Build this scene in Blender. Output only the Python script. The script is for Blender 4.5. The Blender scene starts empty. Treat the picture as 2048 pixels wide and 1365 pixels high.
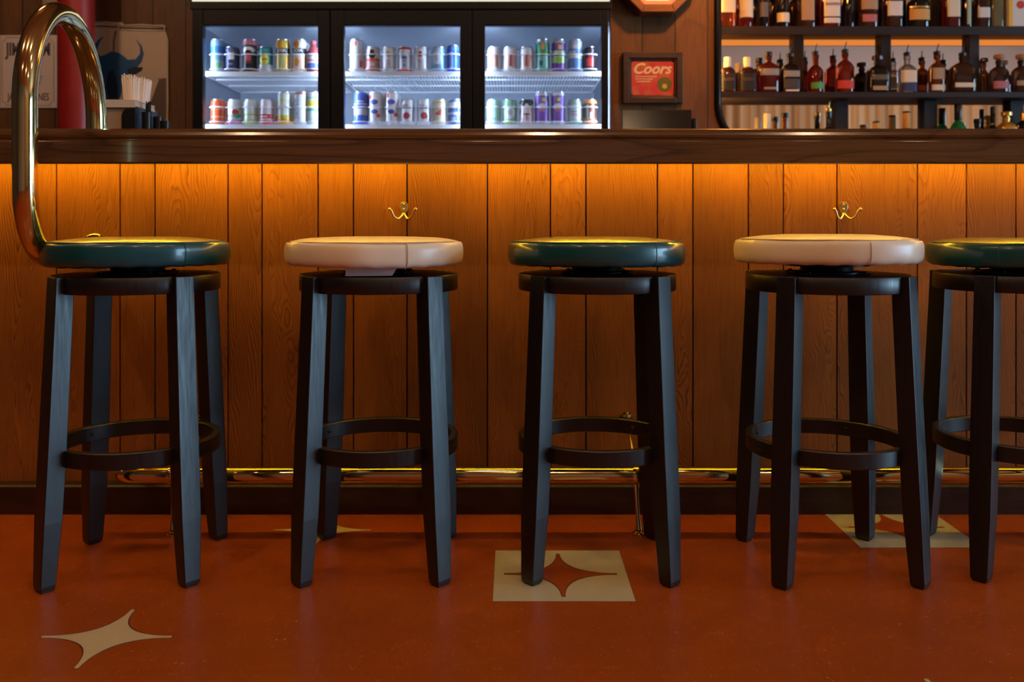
import bpy, bmesh, math, random
from math import sin, cos, pi, radians
from mathutils import Vector, Matrix
random.seed(7)
S = bpy.context.scene
C = S.collection
# ------------------------------------------------------------------ camera
F, CX, HY, CH = 1850.0, 1024.0, 445.0, 0.81       # focal length (px of the 2048 frame), centre, horizon row, eye height
cam = bpy.data.cameras.new('camera'); camo = bpy.data.objects.new('camera', cam); C.objects.link(camo)
camo.location = (0, 0, CH); camo.rotation_euler = (radians(90), 0, 0)
cam.sensor_width = 36; cam.lens = F/2048*36; cam.shift_y = -(682.5-HY)/2048
cam.clip_start = 0.02
cam.dof.use_dof = True; cam.dof.focus_distance = 2.15; cam.dof.aperture_fstop = 4.2
S.camera = camo
# ------------------------------------------------------------------ world, exposure
w = bpy.data.worlds.new('world'); S.world = w; w.use_nodes = True
w.node_tree.nodes['Background'].inputs[0].default_value = (0.45, 0.62, 0.9, 1)
w.node_tree.nodes['Background'].inputs[1].default_value = 1.0
S.view_settings.view_transform = 'Standard'; S.view_settings.look = 'None'
S.view_settings.exposure = 0.0; S.view_settings.gamma = 1.0; S.view_settings.use_curve_mapping = False
# ------------------------------------------------------------------ large lights
def area(name, loc, rot, sx, sy, power, col, spread=180):
    l = bpy.data.lights.new(name, 'AREA'); l.shape = 'RECTANGLE'; l.size = sx; l.size_y = sy
    l.energy = power; l.color = col; l.spread = radians(spread)
    o = bpy.data.objects.new(name, l); C.objects.link(o); o.location = loc; o.rotation_euler = rot
    return o
area('window_daylight', (8.18, .75, 1.35), (0, radians(90), 0), 2.5, 3.1, 330, (0.42, 0.72, 1.0))
area('rear_wall_fill', (5.0, -2.4, 3.2), (radians(-30), 0, 0), 6.0, 0.3, 28, (1.0, 0.66, 0.42))  # added fill without a fixture, brightens the rear wall in the mirror
DOWNLIGHTS = [(-2.5, 1.15), (-1.25, .95), (-.15, 1.1), (.95, .95), (2.1, 1.1), (-1.7, -.6), (.2, -.7), (1.9, -.6)]
for i_, (x_, y_) in enumerate(DOWNLIGHTS):
    l_ = bpy.data.lights.new('ceiling_downlight_lamp', 'AREA'); l_.shape = 'DISK'; l_.size = .11; l_.energy = 5.6 if y_ > 0 else 12; l_.color = (1.0, .63, .36)
    o_ = bpy.data.objects.new('ceiling_downlight_lamp', l_); C.objects.link(o_); o_.location = (x_, y_, 3.318); o_.rotation_euler = (radians(10), 0, 0)
LED_COL = (1.0, 0.54, 0.022); LED_POW = 50

# ------------------------------------------------------------------ helpers
def px(x, y, Z): return ((x-CX)*Z/F, Z, CH-(y-HY)*Z/F)
def sets(o, **k):
    for a, b in k.items():
        if b is not None: o[a] = b
    return o
def link(name, bm, m, parent=None, smooth=False, bevel=0, **k):
    me = bpy.data.meshes.new(name)
    bmesh.ops.recalc_face_normals(bm, faces=bm.faces[:])
    bm.to_mesh(me); bm.free()
    mats = m if isinstance(m, (list, tuple)) else [m]
    for q in mats: me.materials.append(q)
    o = bpy.data.objects.new(name, me); C.objects.link(o)
    if parent: o.parent = parent
    if smooth:
        for p in me.polygons: p.use_smooth = True
        if smooth == 'auto':
            es = o.modifiers.new('split', 'EDGE_SPLIT'); es.split_angle = radians(38)
    if bevel:
        b = o.modifiers.new('bevel', 'BEVEL'); b.width = bevel; b.segments = 2; b.limit_method = 'ANGLE'; b.angle_limit = radians(40)
    return sets(o, **k)
def thing(name, label, cat, loc=(0, 0, 0), rz=0, group=None):
    o = bpy.data.objects.new(name, None); C.objects.link(o); o.location = loc; o.rotation_euler = (0, 0, rz)
    o.empty_display_size = .1
    return sets(o, label=label, category=cat, group=group)
def struct(name, bm, m, parent=None, **k):
    return link(name, bm, m, parent, kind=None if parent else 'structure', **k)
def B(): return bmesh.new()
def box(bm, x0, x1, y0, y1, z0, z1, mi=0):
    r = bmesh.ops.create_cube(bm, size=1, matrix=Matrix.Translation(((x0+x1)/2, (y0+y1)/2, (z0+z1)/2)) @ Matrix.Diagonal((abs(x1-x0), abs(y1-y0), abs(z1-z0), 1)))
    for f in {f for v in r['verts'] for f in v.link_faces}: f.material_index = mi
    return r['verts']
def lathe(bm, prof, n=32, c=(0, 0, 0), mi=0):
    """prof: list of (r, z)"""
    rings = []
    for r, z in prof:
        if r < 1e-6: rings.append([bm.verts.new((c[0], c[1], c[2]+z))])
        else: rings.append([bm.verts.new((c[0]+r*cos(2*pi*i/n), c[1]+r*sin(2*pi*i/n), c[2]+z)) for i in range(n)])
    for a, b in zip(rings, rings[1:]):
        for i in range(n):
            j = (i+1) % n
            if len(a) == 1 and len(b) == 1: continue
            if len(a) == 1: f = bm.faces.new((a[0], b[i], b[j]))
            elif len(b) == 1: f = bm.faces.new((a[i], a[j], b[0]))
            else: f = bm.faces.new((a[i], a[j], b[j], b[i]))
            f.material_index = mi
    return rings
def tube(bm, pts, r, n=12, closed=False, caps=True, mi=0):
    pts = [Vector(p) for p in pts]; N = len(pts); rings = []; up = None
    for i, p in enumerate(pts):
        a = pts[(i-1) % N] if (closed or i > 0) else p
        b = pts[(i+1) % N] if (closed or i < N-1) else p
        t = (b-a).normalized()
        if up is None:
            up = Vector((0, 0, 1)) if abs(t.z) < .9 else Vector((1, 0, 0))
        s = t.cross(up).normalized(); up = s.cross(t).normalized()
        rr = r[i] if isinstance(r, (list, tuple)) else r
        rings.append([bm.verts.new(p+(s*cos(2*pi*k/n)+up*sin(2*pi*k/n))*rr) for k in range(n)])
    M = N if closed else N-1
    for i in range(M):
        a, b = rings[i], rings[(i+1) % N]
        for k in range(n):
            bm.faces.new((a[k], a[(k+1) % n], b[(k+1) % n], b[k])).material_index = mi
    if caps and not closed:
        bm.faces.new(rings[0][::-1]).material_index = mi; bm.faces.new(rings[-1]).material_index = mi
def prism(bm, pts, y0, y1, mi=0):
    """polygon given in (x, z), extruded from y0 to y1"""
    a = [bm.verts.new((x, y0, z)) for x, z in pts]; b = [bm.verts.new((x, y1, z)) for x, z in pts]
    n = len(pts)
    fs = [bm.faces.new(a), bm.faces.new(b[::-1])]
    for i in range(n): fs.append(bm.faces.new((a[i], b[i], b[(i+1) % n], a[(i+1) % n])))
    for f in fs: f.material_index = mi
def flat(bm, pts, z0, z1):
    """polygon given in (x, y), extruded from z0 to z1"""
    a = [bm.verts.new((x, y, z0)) for x, y in pts]; b = [bm.verts.new((x, y, z1)) for x, y in pts]
    n = len(pts)
    bm.faces.new(a[::-1]); bm.faces.new(b)
    for i in range(n): bm.faces.new((a[i], a[(i+1) % n], b[(i+1) % n], b[i]))
def rrect(x0, x1, z0, z1, r, n=8):
    P = []
    for cx, cz, a0 in ((x1-r, z1-r, 0), (x0+r, z1-r, 90), (x0+r, z0+r, 180), (x1-r, z0+r, 270)):
        for i in range(n+1):
            a = radians(a0+90*i/n); P.append((cx+r*cos(a), cz+r*sin(a)))
    return P
def text_bm(body, size, extrude=0.0008, shear=0.0, bold=0.0, spacing=1.0):
    cu = bpy.data.curves.new('lettering', 'FONT'); cu.body = body; cu.size = size; cu.extrude = extrude
    cu.shear = shear; cu.offset = bold; cu.align_x = 'CENTER'; cu.align_y = 'CENTER'; cu.space_character = spacing
    cu.resolution_u = 3
    o = bpy.data.objects.new('lettering_source', cu); C.objects.link(o)
    bpy.context.view_layer.update()
    me = bpy.data.meshes.new_from_object(o.evaluated_get(bpy.context.evaluated_depsgraph_get()))
    bm = B(); bm.from_mesh(me)
    bpy.data.objects.remove(o); bpy.data.meshes.remove(me)
    return bm
def text(name, body, size, m, parent, loc, wrap=0, vertical=False, sx=1.0, **k):
    """lettering that faces -Y; wrap bends it around a vertical cylinder of that radius"""
    bm = text_bm(body, size, **k)
    for v in bm.verts: v.co.x *= sx
    if vertical: bmesh.ops.transform(bm, matrix=Matrix.Rotation(radians(90), 4, 'Z'), verts=bm.verts[:])
    if wrap: bmesh.ops.subdivide_edges(bm, edges=[e for e in bm.edges if e.calc_length() > .006], cuts=1)
    for v in bm.verts:
        x, y, z = v.co
        if wrap:
            a = x/wrap; r = wrap+.0003+z
            v.co = (loc[0]+r*sin(a), loc[1]-r*cos(a), loc[2]+y)
        else: v.co = (loc[0]+x, loc[1]-z, loc[2]+y)
    return link(name, bm, m, parent)
def dup(root, loc, rz, **k):
    def cp(o, par):
        c = o.copy(); C.objects.link(c)
        if par: c.parent = par
        for q in kids.get(o.name, []): cp(q, c)
        return c
    kids = {}
    for o in C.objects:
        if o.parent: kids.setdefault(o.parent.name, []).append(o)
    r = cp(root, None); r.location = loc; r.rotation_euler = (0, 0, rz)
    return sets(r, **k)

# ------------------------------------------------------------------ materials
def mat(name, col=(.5, .5, .5), rough=.5, metal=0, spec=.5, coat=0, coat_rough=.1, trans=0, ior=1.45, emit=None, es=0):
    m = bpy.data.materials.new(name); m.use_nodes = True
    b = m.node_tree.nodes['Principled BSDF']; i = b.inputs
    i['Base Color'].default_value = (*col, 1); i['Roughness'].default_value = rough; i['Metallic'].default_value = metal
    i['Specular IOR Level'].default_value = spec; i['Coat Weight'].default_value = coat; i['Coat Roughness'].default_value = coat_rough
    i['Transmission Weight'].default_value = trans; i['IOR'].default_value = ior
    if emit: i['Emission Color'].default_value = (*emit, 1); i['Emission Strength'].default_value = es
    return m
class N:
    def __init__(s, m): s.m = m; s.t = m.node_tree; s.b = s.t.nodes['Principled BSDF']
    def n(s, typ, ins=None, **k):
        q = s.t.nodes.new(typ)
        for a, v in k.items(): setattr(q, a, v)
        for a, v in (ins or {}).items():
            if isinstance(v, bpy.types.NodeSocket): s.t.links.new(v, q.inputs[a])
            else: q.inputs[a].default_value = v
        return q
    def math(s, op, a, b=0.0, c=0.0, clamp=False):
        q = s.n('ShaderNodeMath', {0: a, 1: b, 2: c}, operation=op, use_clamp=clamp); return q.outputs[0]
    def mix(s, f, a, b, blend='MIX'):
        q = s.n('ShaderNodeMix', {0: f}, data_type='RGBA', blend_type=blend)
        for i, v in ((6, a), (7, b)):
            if isinstance(v, bpy.types.NodeSocket): s.t.links.new(v, q.inputs[i])
            else: q.inputs[i].default_value = (*v, 1) if len(v) == 3 else v
        return q.outputs[2]
    def ramp(s, f, stops, interp='LINEAR'):
        q = s.n('ShaderNodeValToRGB', {0: f}); r = q.color_ramp; r.interpolation = interp
        while len(r.elements) < len(stops): r.elements.new(.5)
        for e, (p, c) in zip(r.elements, stops):
            e.position = p; e.color = (*c, 1) if not isinstance(c, float) else (c, c, c, 1)
        return q.outputs[0]
    def obj(s): return s.n('ShaderNodeTexCoord').outputs['Object']
    def mapped(s, scale, vec=None, loc=(0, 0, 0)):
        return s.n('ShaderNodeMapping', {'Vector': vec or s.obj(), 'Scale': scale, 'Location': loc}).outputs[0]
    def noise(s, vec, scale=1, detail=4, rough=.5, dist=0, dim='3D', w=None):
        ins = {'Vector': vec, 'Scale': scale, 'Detail': detail, 'Roughness': rough, 'Distortion': dist}
        q = s.n('ShaderNodeTexNoise', noise_dimensions=dim)
        if w is not None: ins['W'] = w
        for a, v in ins.items():
            if isinstance(v, bpy.types.NodeSocket): s.t.links.new(v, q.inputs[a])
            else: q.inputs[a].default_value = v
        return q.outputs[0]
    def col(s, v): s.t.links.new(v, s.b.inputs['Base Color'])
    def set(s, name, v): s.t.links.new(v, s.b.inputs[name])
    def bump(s, h, strength=.2, dist=.002):
        q = s.n('ShaderNodeBump', {'Height': h, 'Strength': strength, 'Distance': dist}); s.set('Normal', q.outputs[0])

def wood(name, dark, mid, light, axis='Z', rough=.45, plank=False, grain=1.0, coat=0, planks_x=0, rings=9.0, fine=1.0, fibre=1.0):
    """figured wood: contour lines of a stretched noise field give cathedral grain"""
    m = mat(name, mid, rough, coat=coat); n = N(m)
    sc = {'Z': (1, 1, .16), 'X': (.12, 1, 1), 'Y': (1, .16, 1)}[axis]
    v = n.mapped(sc)
    wv = 0.0
    if plank:
        wv = n.n('ShaderNodeAttribute', attribute_name='plank').outputs['Fac']
    if planks_x:
        sep = n.n('ShaderNodeSeparateXYZ', {0: n.obj()})
        u = n.math('MULTIPLY', n.math('ADD', sep.outputs[0], 20.0), planks_x)
        cell = n.math('FLOOR', u); fr = n.math('FRACT', u)
        wv = n.math('MULTIPLY', n.n('ShaderNodeTexWhiteNoise', {1: cell}, noise_dimensions='1D').outputs[0], 37.0)
    f = n.noise(v, 4.2*grain, 1.5, .45, .25, '4D', wv)
    f2 = n.noise(v, 1.6*grain, 1, .5, 0, '4D', n.math('ADD', wv, 5.0))
    g = n.math('MULTIPLY', f, rings)
    fr_ = n.math('FRACT', g)
    line = n.ramp(fr_, [(0, 0.12), (.5, .05), (.78, .45), (.9, 1.0), (1, .12)])
    v2 = n.mapped(tuple(a*b for a, b in zip(sc, {'Z': (60, 60, 14), 'X': (12, 60, 60), 'Y': (60, 14, 60)}[axis])))
    fib = n.noise(v2, 3*fine, 3, .6, 0, '4D', wv)
    c1 = n.mix(line, light, mid)
    c2 = n.mix(n.math('MULTIPLY', n.math('SUBTRACT', fib, .47), 2.4*fibre, clamp=True), c1, dark)
    tone = n.ramp(f2, [(.3, .62), (.7, 1.15)])
    c3 = n.mix(1.0, c2, tone, 'MULTIPLY')
    if plank or planks_x:
        t2 = n.n('ShaderNodeTexWhiteNoise', {1: n.math('ADD', wv, 1.3)}, noise_dimensions='1D').outputs[0]
        c3 = n.mix(1.0, c3, n.ramp(t2, [(0, .78), (1, 1.12)]), 'MULTIPLY')
    if planks_x:
        gr = n.math('MINIMUM', fr, n.math('SUBTRACT', 1.0, fr))
        gl = n.math('LESS_THAN', gr, .018)
        c3 = n.mix(gl, c3, (.006, .004, .003))
    n.col(c3)
    n.bump(fib, .08, .001)
    return m
def panel_wood():
    """walnut plywood planks: nested arches (cathedral figure) round each plank's own axis"""
    m = mat('bar panel wood', (.3, .12, .03), .42); n = N(m)
    pid = n.n('ShaderNodeAttribute', attribute_name='plank').outputs['Fac']
    ax = n.n('ShaderNodeAttribute', attribute_name='axis_x').outputs['Fac']
    o = n.obj(); sep = n.n('ShaderNodeSeparateXYZ', {0: o})
    rnd_ = n.n('ShaderNodeTexWhiteNoise', {1: pid}, noise_dimensions='1D')
    r1 = rnd_.outputs[0]
    sgn = n.math('SUBTRACT', n.math('MULTIPLY', n.math('GREATER_THAN', r1, .5), 2.0), 1.0)
    warp = n.noise(n.mapped((6, 1, 1.6), o), 1.0, 3, .55, 0, '4D', pid)
    warp2 = n.noise(n.mapped((22, 1, 5), o), 1.0, 2, .5, 0, '4D', pid)
    u = n.math('ADD', n.math('SUBTRACT', sep.outputs[0], ax), n.math('MULTIPLY', n.math('SUBTRACT', warp, .5), .16))
    # the cathedral fades into straight grain away from the axis
    u2 = n.math('SQRT', n.math('ADD', n.math('MULTIPLY', u, u), .00022))
    g = n.math('ADD', n.math('MULTIPLY', n.math('MULTIPLY', sep.outputs[2], sgn), 15.0), n.math('MULTIPLY', u2, 175.0))
    g = n.math('ADD', g, n.math('ADD', n.math('MULTIPLY', warp, 15.0), n.math('MULTIPLY', warp2, 3.6)))
    f = n.math('FRACT', g)
    line = n.ramp(f, [(0, 0.0), (.35, .06), (.72, .45), (.86, 1.0), (.95, .35), (1, 0.0)])
    strength = n.ramp(n.noise(n.mapped((3, 1, 1.1), o, (4, 0, 2)), 1.3, 2, .5, 0, '4D', pid), [(.36, .15), (.64, 1.0)])
    fib = n.noise(n.mapped((190, 60, 9), o), 1.0, 3, .65, 0, '4D', pid)
    big = n.noise(n.mapped((5, 1, 2.2), o, (2, 0, 5)), 1.0, 3, .55, .3, '4D', pid)
    c = n.mix(n.math('MULTIPLY', line, strength), (.37, .135, .024), (.12, .032, .005))
    c = n.mix(n.math('MULTIPLY', n.math('SUBTRACT', fib, .48), 2.0, clamp=True), c, (.15, .042, .008))
    c = n.mix(1.0, c, n.ramp(big, [(.3, .78), (.7, 1.12)]), 'MULTIPLY')
    c = n.mix(1.0, c, n.ramp(n.n('ShaderNodeTexWhiteNoise', {1: n.math('ADD', pid, 1.3)}, noise_dimensions='1D').outputs[0], [(0, .82), (1, 1.1)]), 'MULTIPLY')
    n.col(c); n.bump(fib, .06, .001)
    return m
WALNUT = panel_wood()
TOPWOOD = wood('bar top wood', (.018, .007, .002), (.070, .028, .007), (.13, .056, .016), axis='X', rough=.22, coat=.9, rings=10, grain=2.2)
WALLWOOD = wood('wall plank wood', (.035, .013, .004), (.11, .045, .010), (.16, .066, .015), planks_x=6.3, rough=.55)
BASEWOOD = wood('dark base wood', (.010, .004, .002), (.03, .012, .006), (.045, .02, .009), axis='X', rough=.4)
SHELFWOOD = wood('shelf wood', (.007, .003, .0015), (.016, .006, .003), (.024, .010, .004), axis='X', rough=.5)
FRAMEWOOD = wood('frame wood', (.015, .008, .005), (.04, .022, .013), (.06, .032, .02), axis='X', rough=.4)
ORANGEWOOD = wood('lantern wood', (.12, .04, .012), (.3, .1, .03), (.4, .15, .04), axis='X', rough=.4)
STOOLWOOD = mat('black stained wood', (.003, .0025, .003), .35, spec=.9)
n = N(STOOLWOOD); v = n.noise(n.mapped((90, 90, 6)), 2, 4, .6)
n.set('Roughness', n.ramp(v, [(.3, .34), (.7, .48)])); n.bump(v, .12, .0006)
BRASS = mat('polished brass', (.82, .68, .31), .11, 1); n = N(BRASS)
v = n.noise(n.obj(), 14, 4, .6); n.set('Roughness', n.ramp(v, [(.35, .07), (.7, .16)]))
n.col(n.mix(n.ramp(n.noise(n.obj(), 5, 3, .6), [(.4, .0), (.75, .5)]), (.82, .68, .32), (.62, .46, .17)))
BLACK = mat('black plastic', (.006, .006, .007), .35)
BLACKGLOSS = mat('black glossy trim', (.004, .003, .003), .18)
DARKMETAL = mat('dark steel', (.012, .012, .014), .4, .6)
FRIDGE = mat('black powder coated steel', (.004, .005, .006), .36, spec=.3)
FWHITE = mat('fridge white liner', (.34, .38, .45), .4)
FSHELF = mat('white coated wire', (.90, .92, .95), .4)
ALU = mat('aluminium', (.75, .77, .8), .28, 1)
GREYTAG = mat('pale grey tag', (.85, .80, .76), .4)
def leather(name, col):
    m = mat(name, col, .34, spec=.5, coat=.6, coat_rough=.14); n = N(m)
    vo = n.noise(n.obj(), 420, 2, .5)
    big = n.noise(n.mapped((1, 1, 2.2)), 7, 1, .4)
    h = n.math('ADD', n.math('MULTIPLY', vo, .05), n.math('MULTIPLY', big, 1.2))
    n.bump(h, .10, .003)
    n.col(n.mix(n.ramp(big, [(.35, .0), (.7, .35)]), col, tuple(c*.72 for c in col)))
    return m
TEAL = leather('teal vinyl', (.004, .075, .092)); CREAM = leather('cream vinyl', (.90, .77, .60))
N(CREAM).b.inputs['Coat Weight'].default_value = .08
TEALSTITCH = mat('teal stitching', (.02, .13, .13), .7); CREAMSTITCH = mat('cream stitching', (.42, .30, .2), .8)
def vct(name, col, fleck1, fleck2, edge):
    m = mat(name, col, .26, spec=.5); n = N(m)
    o = n.obj()
    # elongated chips in the sheet
    d = n.noise(o, 7, 3, .6)
    vv = n.n('ShaderNodeMapping', {'Vector': o, 'Scale': (60, 150, 1)}).outputs[0]
    a = n.noise(vv, 1.7, 6, .72, .8)
    c = n.mix(n.ramp(a, [(.58, 0.0), (.72, .55)]), col, fleck1)
    b2 = n.noise(n.mapped((150, 90, 1), o, (3, 8, 0)), 1.8, 5, .7, .6)
    c = n.mix(n.ramp(b2, [(.58, 0.0), (.72, .6)]), c, fleck2)
    c = n.mix(n.ramp(n.noise(n.mapped((45, 80, 1), o, (9, 3, 0)), 2.2, 2, .5, 2.5), [(.69, 0.0), (.73, .9)]), c, tuple(min(1, q*2.2+.05) for q in fleck1))
    c = n.mix(1.0, c, n.ramp(d, [(.3, .93), (.7, 1.05)]), 'MULTIPLY')
    # seams of the 305 mm tiles
    sep = n.n('ShaderNodeSeparateXYZ', {0: o})
    seam = None
    for k, off in ((0, .04+30.5), (1, -1.975+30.5)):
        fr = n.math('FRACT', n.math('DIVIDE', n.math('ADD', sep.outputs[k], off), .305))
        q = n.math('LESS_THAN', n.math('MINIMUM', fr, n.math('SUBTRACT', 1.0, fr)), .0022)
        seam = q if seam is None else n.math('MAXIMUM', seam, q)
    c = n.mix(n.math('MULTIPLY', seam, .35), c, edge)
    n.col(c)
    n.set('Roughness', n.ramp(n.noise(o, 11, 5, .65), [(.3, .27), (.7, .42)]))
    n.bump(n.noise(o, 60, 4, .6), .03, .002)
    return m
FLOOR = vct('red resilient floor', (.32, .062, .007), (.52, .16, .04), (.19, .026, .006), (.12, .02, .008))
INLAY = vct('cream floor inlay', (.56, .47, .31), (.40, .31, .18), (.68, .60, .43), (.3, .2, .1))
SQINLAY = vct('grey cream square inlay', (.47, .44, .30), (.30, .27, .17), (.62, .60, .46), (.3, .2, .1))
INLAYEDGE = mat('inlay joint', (.05, .015, .008), .6)
STARRED = vct('red floor star', (.30, .055, .012), (.5, .15, .04), (.16, .024, .006), (.1, .02, .01))
MIRROR = mat('mirror silvering', (.86, .84, .82), .02, 1)
CEIL = mat('orange wood ceiling', (.62, .25, .09), .5)
PLASTER = mat('mauve plaster', (.42, .33, .29), .8)
DARKPLASTER = mat('dark plaster', (.06, .04, .03), .8)
CURTAIN = mat('tan curtain', (.48, .30, .15), .9); n = N(CURTAIN)
n.col(n.mix(n.ramp(n.noise(n.mapped((5, 1, .05)), 1.2, 2, .6), [(.35, 0.0), (.65, 1.0)]), (.30, .18, .09), (.62, .42, .24)))
def emis(name, col, s): return mat(name, (0, 0, 0), .5, emit=col, es=s)
LEDMAT = emis('amber light strip', LED_COL, LED_POW)
COOLTUBE = emis('cool white fridge tube', (.62, .76, 1.0), 85)
HEADER = emis('backlit header panel', (1.0, .93, .72), .86)
LANTERN = emis('lit lantern glass', (1.0, .62, .20), 3.2); LANTERNRED = emis('lit red lantern glass', (1.0, .12, .04), 2.2)
PANE = bpy.data.materials.new('clear glass'); PANE.use_nodes = True
t = PANE.node_tree; t.nodes.clear()
o_ = t.nodes.new('ShaderNodeOutputMaterial'); mx = t.nodes.new('ShaderNodeMixShader'); tr = t.nodes.new('ShaderNodeBsdfTransparent')
gl = t.nodes.new('ShaderNodeBsdfGlossy'); fr = t.nodes.new('ShaderNodeFresnel'); fr.inputs[0].default_value = 1.35
gl.inputs['Roughness'].default_value = .03; tr.inputs[0].default_value = (.95, .98, 1, 1)
t.links.new(fr.outputs[0], mx.inputs[0]); t.links.new(tr.outputs[0], mx.inputs[1]); t.links.new(gl.outputs[0], mx.inputs[2]); t.links.new(mx.outputs[0], o_.inputs[0])

HC = 3.33
# ------------------------------------------------------------------ setting: floor, walls, ceiling
bm = B(); box(bm, -4.2, 8.3, -3.6, 5.3, -.08, 0); floor = struct('floor', bm, FLOOR)
bm = B(); box(bm, -4.2, 8.3, -3.6, 5.3, HC, HC+.08); struct('ceiling', bm, CEIL)
bm = B(); box(bm, -4.3, -4.2, -3.6, 5.3, 0, HC); struct('wall_left', bm, DARKPLASTER)
bm = B()
box(bm, 8.2, 8.3, -3.6, -.86, 0, HC); box(bm, 8.2, 8.3, 2.36, 5.3, 0, HC); box(bm, 8.2, 8.3, -.86, 2.36, 0, .05); box(bm, 8.2, 8.3, -.86, 2.36, 2.65, HC)
struct('wall_right', bm, DARKPLASTER)
bm = B()
for y0, y1 in ((-.86, -.80), (2.30, 2.36)): box(bm, 8.22, 8.28, y0, y1, .05, 2.65)
for z0, z1 in ((.05, .10), (2.60, 2.65)): box(bm, 8.22, 8.28, -.86, 2.36, z0, z1)
win = struct('window_1', bm, FRAMEWOOD)
bm = B(); box(bm, 8.248, 8.252, -.80, 2.30, .10, 2.60); link('window_pane', bm, PANE, win)
bm = B(); box(bm, -4.2, 8.2, -3.6, -3.5, 0, HC); struct('wall_rear', bm, PLASTER)
bm = B()   # long pleated curtain on the rear wall
pts = []
for i in range(481):
    x = 1.5+6.6*i/480; pts.append((x, -3.42+.03*sin(x*38)+.012*sin(x*91)))
a = [bm.verts.new((x, y, .02)) for x, y in pts]; b = [bm.verts.new((x, y, 2.62)) for x, y in pts]
for i in range(480): bm.faces.new((a[i], a[i+1], b[i+1], b[i]))
cu = link('curtain', bm, CURTAIN, smooth=True, label='long tan pleated curtain along the wall seen in the bar mirror', category='curtain')
so = cu.modifiers.new('thick', 'SOLIDIFY'); so.thickness = .006

# back wall with the fridge niche and the rounded opening of the bottle shelves
WB = 4.50
OP = rrect(1.012, 3.25, 1.17, 2.45, .22, 10)
bm = B()
box(bm, -4.2, -1.50, WB, WB+.1, 0, HC); box(bm, -1.50, .475, WB, WB+.1, 2.08, HC)
box(bm, -1.60, -1.50, WB+.1, 5.2, 0, HC); box(bm, .475, .575, WB+.1, 5.2, 0, HC); box(bm, -1.6, .575, 5.2, 5.3, 0, HC)
outer = [(.475, 0), (8.2, 0), (8.2, HC), (.475, HC)]
b2 = B(); vs = []
for loop in (outer, OP):
    L = [b2.verts.new((x, WB, z)) for x, z in loop]
    for i in range(len(L)): b2.edges.new((L[i], L[(i+1) % len(L)]))
bmesh.ops.triangle_fill(b2, use_beauty=True, edges=b2.edges[:])
inside = [f for f in b2.faces if 1.02 < f.calc_center_median().x < 3.24 and 1.175 < f.calc_center_median().z < 2.44 and all(1.01 <= v.co.x <= 3.26 and 1.16 <= v.co.z <= 2.46 for v in f.verts)]
bmesh.ops.delete(b2, geom=inside, context='FACES_ONLY')
me = bpy.data.meshes.new('tmp'); 
ex = bmesh.ops.extrude_face_region(b2, geom=b2.faces[:])
for v in [g for g in ex['geom'] if isinstance(g, bmesh.types.BMVert)]: v.co.y += .1
b2.to_mesh(me); b2.free(); bm.from_mesh(me); bpy.data.meshes.remove(me)
struct('wall_back', bm, WALLWOOD)
bm = B(); tube(bm, [(x, WB+.0, z) for x, z in rrect(1.0, 3.262, 1.158, 2.462, .23, 12)], .019, 10, closed=True)
struct('trim_1', bm, BLACKGLOSS, smooth=True)
# shelving recess: mirror, boards, dividers
MY = 4.755
bm = B(); box(bm, .94, 3.32, MY, MY+.02, 1.02, 2.55)
link('bar_mirror', bm, MIRROR, label='wide wall mirror behind the liquor bottles on the shelves', category='mirror')
sh = thing('liquor_shelving', 'dark wood liquor shelving with upright dividers inside the round-cornered wall opening', 'shelving', (2.1, 4.68, 1.10))
def lk(name, x0, x1, y0, y1, z0, z1, m, bev=.002, **k):
    bm = B(); ox, oy, oz = sh.location
    box(bm, x0-ox, x1-ox, y0-oy, y1-oy, z0-oz, z1-oz); return link(name, bm, m, sh, bevel=bev, **k)
lk('light_strip', .962, .972, 4.615, 4.632, 1.14, 2.42, emis('amber jamb light', (1.0, .50, .10), 110), 0, label='amber light strip inside the left jamb')
ZS = {1: 1.787, 2: 1.460, 3: 1.105}
lk('shelf_board', .96, 3.3, 4.614, MY-.002, ZS[1]-.010, ZS[1], SHELFWOOD)
lk('shelf_lip', .96, 3.3, 4.603, 4.6138, ZS[1]-.042, ZS[1], SHELFWOOD)
lk('light_strip', .965, 3.295, 4.6142, 4.617, ZS[1]-.041, ZS[1]-.0105, emis('amber shelf light', (1.0, .30, .055), .9), 0, label='amber light strip behind the shelf lip')
lk('shelf_board', .96, 3.3, 4.603, MY-.002, ZS[2]-.028, ZS[2], SHELFWOOD)
for x in (1.462, 1.907, 2.357, 2.80): lk('divider', x-.026, x+.026, 4.715, MY-.002, ZS[2], ZS[1]-.011, SHELFWOOD)
for x in (1.682, 2.135, 2.575, 3.0): lk('divider', x-.034, x+.034, 4.715, MY-.002, ZS[3]+.001, ZS[2]-.028, SHELFWOOD)
for x in (1.728, 2.16, 2.62): lk('divider', x-.026, x+.026, 4.715, MY-.002, ZS[1], 2.44, SHELFWOOD)
# back counter (bottles of the lowest row stand on it)
cb = thing('back_counter', 'dark wood back bar counter below the liquor shelves', 'counter', (2.0, 4.3, 0))
def cbx(name, x0, x1, y0, y1, z0, z1, m, **k):
    bm = B(); box(bm, x0-2.0, x1-2.0, y0-4.3, y1-4.3, z0, z1); return link(name, bm, m, cb, bevel=.003, **k)
cbx('countertop', .49, 4.5, 3.93, 4.49, 1.035, 1.075, TOPWOOD)
cbx('carcass', .50, 4.5, 3.99, 4.49, .0, 1.034, BASEWOOD)
for i in range(6):
    d = cbx('door', .52+.66*i, 1.16+.66*i, 3.965, 3.989, .12, 1.0, SHELFWOOD)
bm = B(); box(bm, .93, 3.33, 4.601, MY-.001, 1.07, ZS[3]); struct('trim_2', bm, SHELFWOOD)

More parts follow.
